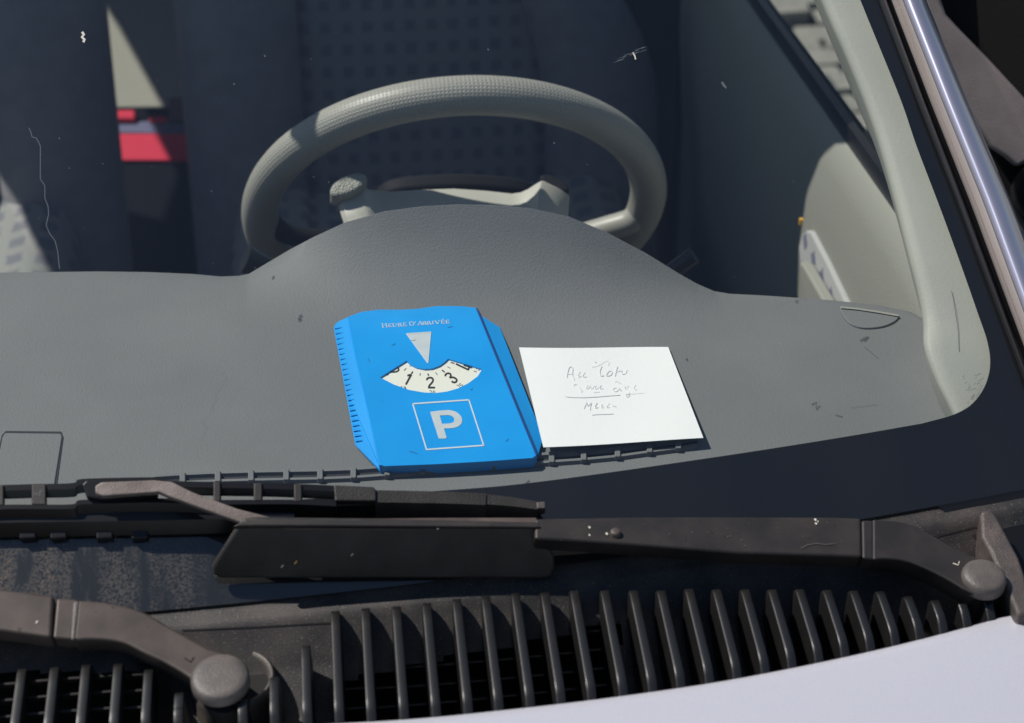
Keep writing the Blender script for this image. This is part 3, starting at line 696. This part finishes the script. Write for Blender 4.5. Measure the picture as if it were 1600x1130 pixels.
link('pivot_cap', *dome(hit(1539, 895, lift(z_drv, .006)), (0, -.12, 1), .0140, .005, .005), M['cap'], wa, smooth=60)
link('spindle', *tube([hit(1540, 903, z_drv)+V((0, .006, -.035)), hit(1540, 900, z_drv)+V((0, 0, -.008))], .011, 16), M['void'], wa, smooth=50)
link('rivet', *dome(hit(962, 829, lift(z_drv, .003)), (0, -.1, 1), .0034, .0022, .002, 16), M['arm'], wa, smooth=60)
link('arm_mark', *ribbon([(1489, 880), (1497, 883), (1499, 877)], 1.3, lambda a, b: hit(a, b, lift(z_drv, .0005))), M['pale'], wa)
# spoiler: a steep wing hanging from the arm, its face to the front
tp = [(383, 815), (600, 817), (836, 822)]
s0, s1 = hit(383, 815, lift(z_drv, .001)), hit(836, 822, lift(z_drv, .001)); sx = (s1-s0).normalized()
sn = sx.cross(V((0, .20, .98)).normalized()); sn = sn if sn.y < 0 else -sn
spo = [(372, 822), (383, 814.5), (400, 813), (600, 816), (834, 821), (842, 829), (866, 872), (868, 886), (862, 903), (850, 905.5), (345, 905), (333, 900), (331, 888), (338, 874)]
sf = [hit_pl(x, y, s0, sn) for x, y in spo]
link('wiper_spoiler', *ngon_prism(sf, -sn*.006), M['spoiler'], wa, bevel=.0025, bseg=3)
plate('spoiler_clip', [(362, 822), (388, 811), (840, 815), (846, 824), (600, 822), (400, 821)], lift(z_drv, .0015), .005, M['armdark'], wa, .0012)
for x, y, s, c in [(441, 885, 3.5, 'pale'), (462, 879, 4, 'amber'), (550, 867, 3, 'pale'), (685, 825, 4, 'pale'), (479, 842, 2, 'scr')]:
    link('fleck', *ribbon([(x-s*.5, y+s*.6), (x+s*.5, y-s*.6)], s*.6, lambda a, b: hit_pl(a, b, s0+sn*.0006, sn)), M[c], wa)
for x, y, s in [(921, 824, 3), (921, 836, 2.5), (948, 834, 3.5), (1274, 812, 3.5), (1275, 818, 3), (1278, 815, 2)]:
    link('fleck', *ribbon([(x-s*.4, y-s*.4), (x+s*.4, y+s*.4)], s*.8, lambda a, b: hit(a, b, lift(z_drv, .0006))), M['pale'], wa)
link('fleck', *ribbon([(1252, 857), (1260, 852), (1275, 849), (1290, 851), (1306, 849)], 1.2, lambda a, b: hit(a, b, lift(z_drv, .0006))), M['cap'], wa)
# blade: two long rails tied by bridges
def rail(name, pts, wpx, zf, down, bev=.0008, m=M['blade']):
    P = spl(pts, 5); a = [hit(p.x, p.y, zf) for p in P]; b = [hit(p.x, p.y+interp([0, len(P)-1], wpx if isinstance(wpx, tuple) else (wpx, wpx), i), zf) for i, p in enumerate(P)]
    vs, fs = grid([[p+V((0, .002, -down)) for p in a], a, b, [p+V((0, -.002, -down)) for p in b]])
    n = len(a)
    fs += [tuple(i*n for i in range(4)), tuple(i*n+n-1 for i in (3, 2, 1, 0))]
    return link(name, vs, fs, m, wa, smooth=30)
rail('blade_rail', [(-120, 761), (0, 758), (50, 756.5), (112, 755), (122, 749.5), (150, 747.5), (245, 746), (262, 751), (330, 753), (395, 754), (460, 756), (525, 759)], 9, zblade, .005)
rail('blade_rail', [(-120, 795), (0, 789), (50, 788.5), (112, 788), (122, 782), (150, 780.5), (240, 778.5), (330, 781), (395, 781), (460, 781), (525, 784)], 7, lift(zblade, .001), .016)
for x0, x1, ya, yb_ in [(-8, 6, 757, 790), (49, 72, 756, 789), (333, 345, 752, 784), (396, 410, 754, 783), (459, 472, 756, 784)]:
    plate('blade_bridge', [(x0, ya), (x1, ya), (x1, yb_), (x0, yb_)], lift(zblade, .0015), .004, M['armdark'], wa, .001)
link('blade_mark', *ribbon([(53, 770), (57, 774), (58, 769), (62, 775), (63, 766), (67, 768)], 1.4, lambda a, b: hit(a, b, lift(zblade, .0022))), M['scr'], wa)
plate('blade_bridge', [(521, 757), (583, 760), (588, 764), (588, 783), (523, 783)], lift(zblade, .0018), .006, M['spoiler'], wa, .0012)
rail('blade_rail', [(586, 766), (640, 767), (700, 768.5), (759, 771)], (19, 18), lift(zblade, .000), .014, m=M['spoiler'])
rail('blade_rail', [(759, 772), (800, 777), (840, 784)], (16, 12), lift(zblade, -.001), .012, m=M['spoiler'])
plate('blade_end', [(838, 784), (852, 783), (853, 795), (839, 795)], lift(zblade, .0), .008, M['cap'], wa, .001)
rail('blade_rubber', [(-120, 800), (100, 796), (300, 792), (520, 790), (700, 788), (845, 793)], 4, lift(zglass, .008), .0085)
rail('blade_spine', [(-120, 806), (0, 803), (260, 799), (460, 794)], 14, lift(zglass, .012), .010)
for x in (30, 78, 150, 205):
    plate('blade_clip', [(x, 818), (x+26, 816), (x+26, 840), (x, 842)], lift(zglass, .006), .005, M['blade'], wa, .001)
# passenger's wiper
wb_ = plate('wiper', [(-140, 905), (0, 920), (84, 930), (80, 996), (0, 985), (-140, 968)], z_pas, .016, M['arm'], car, .0022, 3)
plate('arm_joint', [(88, 934), (122, 936), (113, 999), (82, 997)], lift(z_pas, -.0015), .014, M['arm'], wb_, .002, 3)
plate('joint_edge', [(114, 938), (126, 938), (119, 1000), (109, 999)], lift(z_pas, .0005), .012, M['cap'], wb_, .002, 3)
hd = [tuple(p) for p in spl([(121, 937), (165, 941), (222, 955), (270, 982), (325, 1013)], 4)] + [(352, 1020), (372, 1050), (350, 1090)] + [tuple(p) for p in spl([(318, 1085), (300, 1062), (262, 1038), (228, 1022), (190, 1004), (150, 999), (114, 1000)], 4)]
plate('arm_head', hd, z_pas, .018, M['arm'], wb_, .0028, 3)
link('pivot_cap', *dome(hit(343, 1054, lift(z_pas, .006)), (0, -.12, 1), .0172, .0035, .005), M['cap'], wb_, smooth=60)
link('spindle', *tube([hit(350, 1066, z_pas)+V((0, .004, -.035)), hit(350, 1068, z_pas)+V((0, 0, -.008))], .014, 16), M['void'], wb_, smooth=50)
link('arm_mark', *ribbon([(288, 1028), (298, 1034), (302, 1027)], 1.6, lambda a, b: hit(a, b, lift(z_pas, .0005))), M['void'], wb_)
link('fleck', *ribbon([(56, 974), (59, 970)], 2, lambda a, b: hit(a, b, lift(z_pas, .0006))), M['pale'], wb_)

# grit on the driver's arm
for k in range(60):
    x = random.uniform(860, 1340); y = random.uniform(812, 862)
    if y > 846 + (x-860)*.04: continue
    s_ = random.uniform(.4, 1.1); link('grit', *ribbon([(x-s_, y), (x+s_, y+s_*.5)], s_, lambda a, b: hit(a, b, lift(z_drv, .0006))), M[random.choice(['armpale', 'void', 'cap'])], wa)
# ---- door mirror outside the driver's door
mb0 = hit_y(1540, 140, .30); mn = V((-.25, -.85, .45)).normalized()
def mp_(x, y, d=0): return hit_pl(x, y, mb0+mn*d, mn)
mg = [tuple(p) for p in spl([(1400, -120), (1420, -60), (1440, -20), (1470, -60), (1476, 10), (1485, 30), (1540, 88), (1610, 162), (1690, 240)], 4)]
dm = link('door_mirror', *ngon_prism([mp_(x, y, -.01) for x, y in [(1430, -200), (1800, -200), (1800, 420), (1640, 420), (1590, 330), (1540, 240), (1490, 130), (1450, 20)]], -mn*.06), M['mirrorb'], car, bevel=.012, bseg=4)
link('mirror_foot', *ngon_prism([mp_(x, y, .012) for x, y in [(1400, -140), (1462, -140), (1471, 0), (1478, 22), (1496, 42), (1545, 92), (1605, 157), (1680, 240), (1680, 330), (1612, 250), (1590, 262), (1572, 246), (1545, 228), (1500, 150), (1455, 40)]], -mn*.03), M['mirrorg'], dm, bevel=.004, bseg=3)
link('mirror_ball', *dome(mp_(1640, 300, .03), mn, .028, .02, .03), M['mirrorb'], dm, smooth=60)

# ================================================================== parking disc
T = .0095                                       # height of its face over the dash
zd = lift(zdash, T)
def D(px, py, d=0.0): return hit(px, py, lift(zdash, T+d))
body_px = [(542, 496), (564, 487.5), (590, 484), (607, 484), (623, 484), (640, 483.2), (654, 482), (670, 479), (685, 476.5), (700, 476), (715.5, 476.7), (744, 480), (768, 539), (792, 598), (816, 657), (839, 713), (834, 717), (760, 722.5), (680, 727), (600, 730), (593, 728), (580, 669), (567, 611), (554, 553)]
win = [(635.2, 563.7), (641.8, 569.6), (651, 574.3), (663, 576.7), (675, 575.9), (686.9, 571.4), (695.2, 565.4), (700, 560.7), (726, 568.5), (753.4, 576.7), (746.3, 588), (732, 598.7), (715.4, 607), (698.8, 611.8), (682, 614), (663, 613.5), (639.4, 609.4), (615.6, 601), (593.7, 589.8), (614, 577)]
cb = V((690, 600))
outer = [D(x, y, -.0014) for x, y in body_px]; inn = [D(*((V((x, y))-cb)*.988+cb)) for x, y in body_px]; hole = [D(x, y) for x, y in win]
tri = tessellate_polygon([inn, hole]); n, k = len(inn), len(hole)
low = [p+V((0, 0, -(T-.0022))) for p in outer]; hlow = [p+V((0, 0, -.003)) for p in hole]
vs = inn+hole+outer+low+hlow; fs = [tuple(t_) for t_ in tri]
for i in range(n):
    j = (i+1) % n; fs.append((i, j, n+k+j, n+k+i)); fs.append((n+k+i, n+k+j, n+k+n+j, n+k+n+i))
for i in range(k):
    j = (i+1) % k; fs.append((n+i, n+j, n+k+2*n+j, n+k+2*n+i))
pd = link('parking_disc', vs, fs, M['blue'], smooth=28)
tag(pd, 'blue plastic parking disc with scraper edge lying on the dashboard left of the paper note', 'parking disc')
def flange(pts, name):
    v0, f0 = prism([D(x, y, d) for x, y, d in pts], [V((0, 0, -.0025 if d > -.006 else -.0015)) for x, y, d in pts]); return link(name, v0, f0, M['blue'], pd, bevel=.0004)
FL = [(543.5, 496, -.0016), (520.5, 507, -.0062), (555, 694.5, -.0062), (594, 732, -.0022)]
flange([(543.5, 495.5, -.0012), (532, 500.5, -.0045), (520.5, 507, -.0062), (537.5, 600, -.0062), (555, 694.5, -.0062), (594, 734, -.003), (592, 725, -.0012), (568, 611, -.0012)], 'scraper_flange')
flange([(743, 480, -.0025), (757, 483, -.0045), (771, 489.5, -.006), (781, 511, -.006), (815, 597, -.006), (849, 683, -.006), (841, 711, -.0035), (836, 706, -.0025), (790, 593, -.0025)], 'side_flange')
link('flange_groove', *ribbon([(744.8, 481.5), (769, 540), (793, 598.5), (817, 657.5), (838.5, 710)], 2.0, lambda a, b: D(a, b, -.0006)), M['groove'], pd)
for i in range(23):
    t = (i+.7)/23.4; x0, y0 = lerp(520.5, 555, t), lerp(507, 694.5, t); L_ = 13
    tipp = D(x0+L_, y0-1, -.0040); e0 = D(x0+1.2, y0-3.4, -.0062); e1 = D(x0+1.2, y0+1.8, -.0062); pk = D(x0+1.6, y0+1.0, -.0050)
    link('scraper_tooth', [e0, e1, pk, tipp], [(0, 1, 2), (0, 2, 3), (1, 3, 2), (0, 3, 1)], M['blue'], pd)
dial = link('dial', *ngon_prism([D(*((V(p)-V((676, 588)))*1.03+V((676, 588))), -.0013) for p in win], V((0, 0, -.001))), M['dial'], pd)
C1 = lambda a, b: D(580+a/8.421, 550+b/8.421, -.00115)
def ink(strokes, wd, name):
    link(name, *join(*[ribbon(s, wd, C1) for s in strokes]), M['ink'], dial)
ink([[(475, 312), (500, 305), (530, 297)], [(528, 296), (492, 362), (455, 430)]], 25, 'numeral')
ink([spl([(733, 372), (738, 350), (770, 338), (806, 348), (812, 378), (795, 408), (768, 438), (756, 468)], 4), [(748, 469), (840, 469)]], 24, 'numeral')
ink([spl([(975, 320), (980, 295), (1012, 280), (1042, 292), (1046, 322), (1028, 340)], 4), spl([(1036, 338), (1075, 334), (1112, 350), (1126, 375), (1108, 398), (1080, 399), (1058, 384)], 4)], 24, 'numeral')
ink([[(1115, 157), (1200, 198), (1282, 236)], [(1270, 240), (1290, 205), (1298, 190)], [(1215, 172), (1330, 207)]], 23, 'numeral')
ink([spl([(240, 262), (290, 264), (335, 258), (362, 236), (350, 208)], 4), [(195, 290), (225, 302)]], 21, 'numeral')
ink([[(385, 466), (402, 450), (398, 474)], spl([(425, 458), (450, 462), (440, 472), (458, 478), (446, 487)], 3)], 8, 'numeral')
ink([[(768, 514), (788, 506), (794, 532)], [(830, 505), (808, 530), (845, 526)]], 8, 'numeral')
ink([[(1122, 440), (1140, 434), (1168, 466)], [(1178, 412), (1156, 425), (1170, 440), (1200, 432), (1210, 445), (1190, 458)]], 8, 'numeral')
ink([[(1350, 250), (1388, 263)], [(1380, 222), (1410, 215), (1430, 240), (1402, 238)]], 9, 'numeral')
for a, b, wd in [((547, 258), (530, 288), 18), ((647, 278), (640, 312), 9), ((744, 284), (756, 314), 16), ((846, 268), (870, 302), 9), ((930, 238), (967, 266), 16), ((1003, 194), (1042, 216), 8), ((1045, 139), (1096, 150), 14), ((462, 214), (430, 244), 9), ((520, 180), (505, 192), 6)]:
    link('dial_tick', *ribbon([a, b], wd, C1), M['ink'], dial)
link('highlight_bead', *tube([D(543.5, 496.5, -.0008), D(555, 554, -.0008), D(568, 611.5, -.0008), D(581, 670, -.0008), D(593.5, 728, -.0008)], .0007, 8), M['blue'], pd, smooth=60)  # bead added along the crease to catch a highlight line
for a_, b_, c_, d_ in [(735, 610, 739, 607), (596, 625, 598, 627), (790, 690, 795, 686), (575, 560, 578, 566), (700, 512, 707, 510), (640, 705, 652, 709), (612, 540, 618, 537)]:
    link('scuff', *ribbon([(a_, b_), (c_, d_)], .8, lambda a, b: D(a, b, .0002)), M['groove'], pd)
# arrow, P and its frame
C3 = lambda a, b: D(590+a/12.31, 490+b/12.31, .00025)
link('arrow', *prism([C3(545, 385), C3(790, 367), C3(1030, 352), C3(968, 962)], V((0, 0, -.0002))), M['printgrey'], pd)
link('arrow_edge', *join(ribbon([(552, 386), (1026, 354)], 14, lambda a, b: D(590+a/12.31, 490+b/12.31, .0004)), ribbon([(1024, 358), (968, 955)], 14, lambda a, b: D(590+a/12.31, 490+b/12.31, .0004)), ribbon([(556, 392), (966, 955)], 16, lambda a, b: D(590+a/12.31, 490+b/12.31, .0004))), M['white'], pd)
link('arrow_scratch', *ribbon([(640, 520), (690, 518), (735, 500)], 9, lambda a, b: D(590+a/12.31, 490+b/12.31, .0005)), M['scuff'], pd)
C4 = lambda a, b: D(640+a/12.31, 620+b/12.31, .00025)
bxp = [(60, 135), (1140, 60), (1425, 935), (325, 1015)]
link('letter_frame', *join(*[ribbon([V(bxp[i])+(V(bxp[i])-V(bxp[(i+1) % 4])).normalized()*13, V(bxp[(i+1) % 4])+(V(bxp[(i+1) % 4])-V(bxp[i])).normalized()*13], 26, C4) for i in range(4)]), M['white'], pd)
po = [(393, 290), (560, 268)] + [tuple(p) for p in spl([(760, 255), (880, 285), (970, 355), (1010, 440), (985, 530), (900, 585), (800, 605)], 4)] + [(660, 612), (712, 785), (690, 805), (560, 805)]
pi_ = [(580, 362)] + [tuple(p) for p in spl([(740, 352), (820, 375), (860, 430), (840, 490), (770, 512)], 4)] + [(625, 522)]
o3, i3 = [C4(*p) for p in po], [C4(*p) for p in pi_]; tr_ = tessellate_polygon([o3, i3]); link('letter', o3+i3, [tuple(t_) for t_ in tr_], M['printgrey'], pd)
# serif capitals
G = {'H': [((.17, 0), (.17, 1), 2), ((.83, 0), (.83, 1), 2), ((.17, .52), (.83, .52), 1)], 'E': [((.2, 0), (.2, 1), 2), ((.1, .96), (.85, .96), 1), ((.1, .04), (.9, .04), 1), ((.2, .52), (.7, .52), 1), ((.85, .98), (.85, .75), 1), ((.9, .02), (.93, .27), 1), ((.7, .4), (.7, .64), 1)],
     'U': [((.2, 1), (.2, .3), 2), ((.2, .3), (.34, .06), 2), ((.34, .06), (.62, .05), 1.3), ((.62, .05), (.78, .25), 1), ((.78, .25), (.78, 1), 1)], 'R': [((.18, 0), (.18, 1), 2), ((.1, .96), (.55, .96), 1), ((.55, .96), (.72, .76), 2), ((.72, .76), (.55, .53), 1.5), ((.55, .53), (.18, .5), 1), ((.45, .52), (.9, 0), 2)],
     'D': [((.18, 0), (.18, 1), 2), ((.08, .96), (.5, .96), 1), ((.5, .96), (.82, .75), 1.6), ((.82, .75), (.86, .45), 2), ((.86, .45), (.74, .15), 1.8), ((.74, .15), (.45, .04), 1.3), ((.45, .04), (.08, .04), 1)], "'": [((.6, 1.02), (.4, .74), 2.2)],
     'A': [((.12, 0), (.52, 1), 1), ((.5, 1), (.88, 0), 2), ((.25, .36), (.75, .36), 1)], 'I': [((.5, 0), (.5, 1), 2)], 'V': [((.1, 1), (.5, 0), 2), ((.5, 0), (.88, 1), 1)]}
SERIF = {'H': [(.17, 0), (.17, 1), (.83, 0), (.83, 1)], 'R': [(.18, 0), (.9, 0)], 'A': [(.12, 0), (.88, 0)], 'I': [(.5, 0), (.5, 1)], 'V': [(.1, 1), (.88, 1)], 'U': [(.2, 1), (.78, 1)]}
lt = [('H', 88, 198, 76), ('E', 212, 290, 64), ('U', 290, 388, 64), ('R', 392, 490, 64), ('E', 498, 572, 64), ('D', 610, 728, 76), ("'", 722, 762, 72), ('A', 772, 880, 76), ('R', 870, 962, 64), ('R', 952, 1048, 64), ('I', 1042, 1100, 64), ('V', 1106, 1216, 64), ('E', 1222, 1310, 64), ('E', 1316, 1392, 64)]
for n_, (ch, x0, x1, hh) in enumerate(lt):
    bY = lambda x: 270 - (x-95)*.0656
    f = lambda u, v: (x0+(x1-x0)*u - v*hh*.24, bY(x0+(x1-x0)*u) - v*hh)
    parts = []
    for a, b, wgt in G[ch]: parts.append(ribbon([f(*a), f(*b)], 7.2*wgt, C3))
    for (u, v) in SERIF.get(ch, []): parts.append(ribbon([f(u-.17, v+(.03 if v == 0 else -.03)), f(u+.17, v+(.03 if v == 0 else -.03))], 9, C3))
    if n_ == 12: parts.append(ribbon([f(.45, 1.12), f(.75, 1.38)], 12, C3))
    link('letter', *join(*parts), M['white'], pd)

# ================================================================== paper note
NC = [(811, 543), (1044, 543), (1099, 685), (849, 699)]
def NP(u, v, d=0.0):
    a = V(NC[0]).lerp(V(NC[1]), u); b = V(NC[3]).lerp(V(NC[2]), u); p = a.lerp(b, v)
    h = .0032 + .0062*v**1.5 + .0015*math.sin(u*math.pi)*v - .002*u*(v) + .0008*math.sin(u*6+v*2)
    return hit(p.x, p.y + .8*math.sin(u*5.0), lift(zdash, h+d))
vs, fs = grid([[NP(i/20, j/14) for i in range(21)] for j in range(15)])
nt_ = link('paper_note', vs, fs, M['paper'], smooth=60, solid=.0003)
es = nt_.modifiers.new('split', 'EDGE_SPLIT'); es.split_angle = R_(30)
tag(nt_, 'white paper note with faint pencil handwriting lying on the dashboard right of the blue disc', 'note')
def inv(px, py):
    u = v = .5
    for _ in range(12):
        a = V(NC[0]).lerp(V(NC[1]), u); b = V(NC[3]).lerp(V(NC[2]), u); p = a.lerp(b, v); e = V((px, py))-p
        du = (V(NC[1])-V(NC[0])).lerp(V(NC[2])-V(NC[3]), v); dv = b-a; det = du.x*dv.y-du.y*dv.x
        u += (e.x*dv.y-e.y*dv.x)/det; v += (du.x*e.y-du.y*e.x)/det
    return u, v
def W(a, b):
    u, v = inv(870+a/10.667, 555+b/10.667); return NP(u, v, .0005)
def wr(pts, wd=11, m='pencil', s=4): link('pencil_stroke', *ribbon(spl(pts, s), wd, W), M[m], nt_)
wr([(165, 362), (180, 280), (205, 200), (240, 182), (262, 205), (262, 260), (255, 310), (272, 360), (292, 405)], 13, 'pencil2')
wr([(155, 308), (210, 305), (275, 302)], 9)
wr([(392, 265), (362, 310), (352, 345), (385, 348), (405, 330)], 10); wr([(470, 275), (440, 315), (430, 345), (462, 352), (495, 347)], 10)
wr([(630, 112), (650, 104)], 18); wr([(580, 182), (640, 180), (720, 150), (790, 105), (845, 98), (870, 130), (850, 162)], 7)
wr([(752, 175), (725, 235), (718, 300), (735, 338), (785, 332)], 13, 'pencil2'); wr([(905, 262), (870, 262), (832, 310), (825, 335), (870, 338), (910, 315), (922, 275)], 12, 'pencil2')
wr([(1012, 185), (990, 260), (970, 345)], 14, 'pencil2'); wr([(1000, 275), (1040, 262), (1085, 255), (1078, 300), (1110, 315), (1150, 295), (1165, 250), (1185, 262)], 10)
wr([(275, 500), (300, 475), (345, 485), (370, 520), (380, 545), (405, 560), (415, 585), (405, 608)], 11)
wr([(515, 490), (490, 540), (525, 545), (555, 500), (565, 545), (598, 540), (620, 495)], 9); wr([(655, 490), (635, 545), (672, 545), (740, 492), (712, 545), (772, 548)], 9); wr([(610, 607), (710, 604)], 7)
wr([(960, 440), (1000, 435), (1070, 475)], 7); wr([(990, 540), (950, 545), (940, 580), (965, 600), (1010, 590), (1045, 545), (1050, 580), (1080, 585)], 10)
wr([(1150, 520), (1130, 550), (1175, 570), (1210, 640), (1190, 688), (1150, 680), (1160, 650), (1230, 640)], 11); wr([(1310, 495), (1285, 550), (1300, 575), (1330, 575)], 9); wr([(1200, 510), (1165, 540)], 8)
wr([(140, 678), (240, 690), (400, 694), (600, 688), (850, 670), (1050, 658)], 12); wr([(1240, 645), (1460, 628)], 6)
wr([(452, 878), (475, 830), (497, 775), (505, 830), (530, 825), (575, 780), (560, 840), (555, 908)], 12, 'pencil2')
wr([(650, 800), (672, 790), (645, 830), (640, 865), (690, 862)], 12, 'pencil2'); wr([(730, 810), (760, 825), (735, 862), (790, 862)], 9); wr([(880, 795), (845, 830), (830, 862), (875, 860)], 9); wr([(925, 815), (930, 840), (985, 850)], 10)
wr([(585, 986), (680, 978), (850, 974), (940, 968)], 11)
wr([(1035+130, 20), (1040+130, 22)], 6)

# ================================================================== red bag behind the seats
def fl(z): return lambda x, y: z
def bagquad(name, px, z0, dz, m, parent=None, back=.1):
    top = [hit(x, y, fl(z0)) for x, y in px]; return link(name, *ngon_prism(top, V((0, 0, -dz))), m, parent, bevel=.006)
bag = empty('cloth_bag', hit_y(250, 235, 1.16))
WORLD[bag.name] = bag.location.copy()
tag(bag, 'red and violet cloth bag standing on the floor between the front seats', 'bag')
bq0, bqn = hit_y(250, 230, 1.17), V((.05, -.50, .86)).normalized()
def band(name, y0, y1, m, off, x0=150, x1=350, ym=0):
    q = [hit_pl(x, y, bq0+bqn*off, bqn) for x, y in ((x0, y0), ((x0+x1)/2, y0-ym), (x1, y0), (x1, y1), ((x0+x1)/2, y1+ym*.5), (x0, y1))]
    link(name, *ngon_prism(q, bqn*-.05), m, bag, bevel=.004)
band('red_band', 208, 252, M['red'], .004); band('violet_band', 190, 209, M['violet'], .0, ym=2); band('bag_base', 251, 420, M['darkcloth'], .0)
band('bag_flap', 166, 192, M['darkcloth'], -.006); band('red_tag', 171, 187, M['red'], .006, 170, 212); band('side_pocket', 150, 190, M['mauve'], .004, 263, 340); band('red_piping', 182, 190, M['red'], .003, 232, 262, 2)
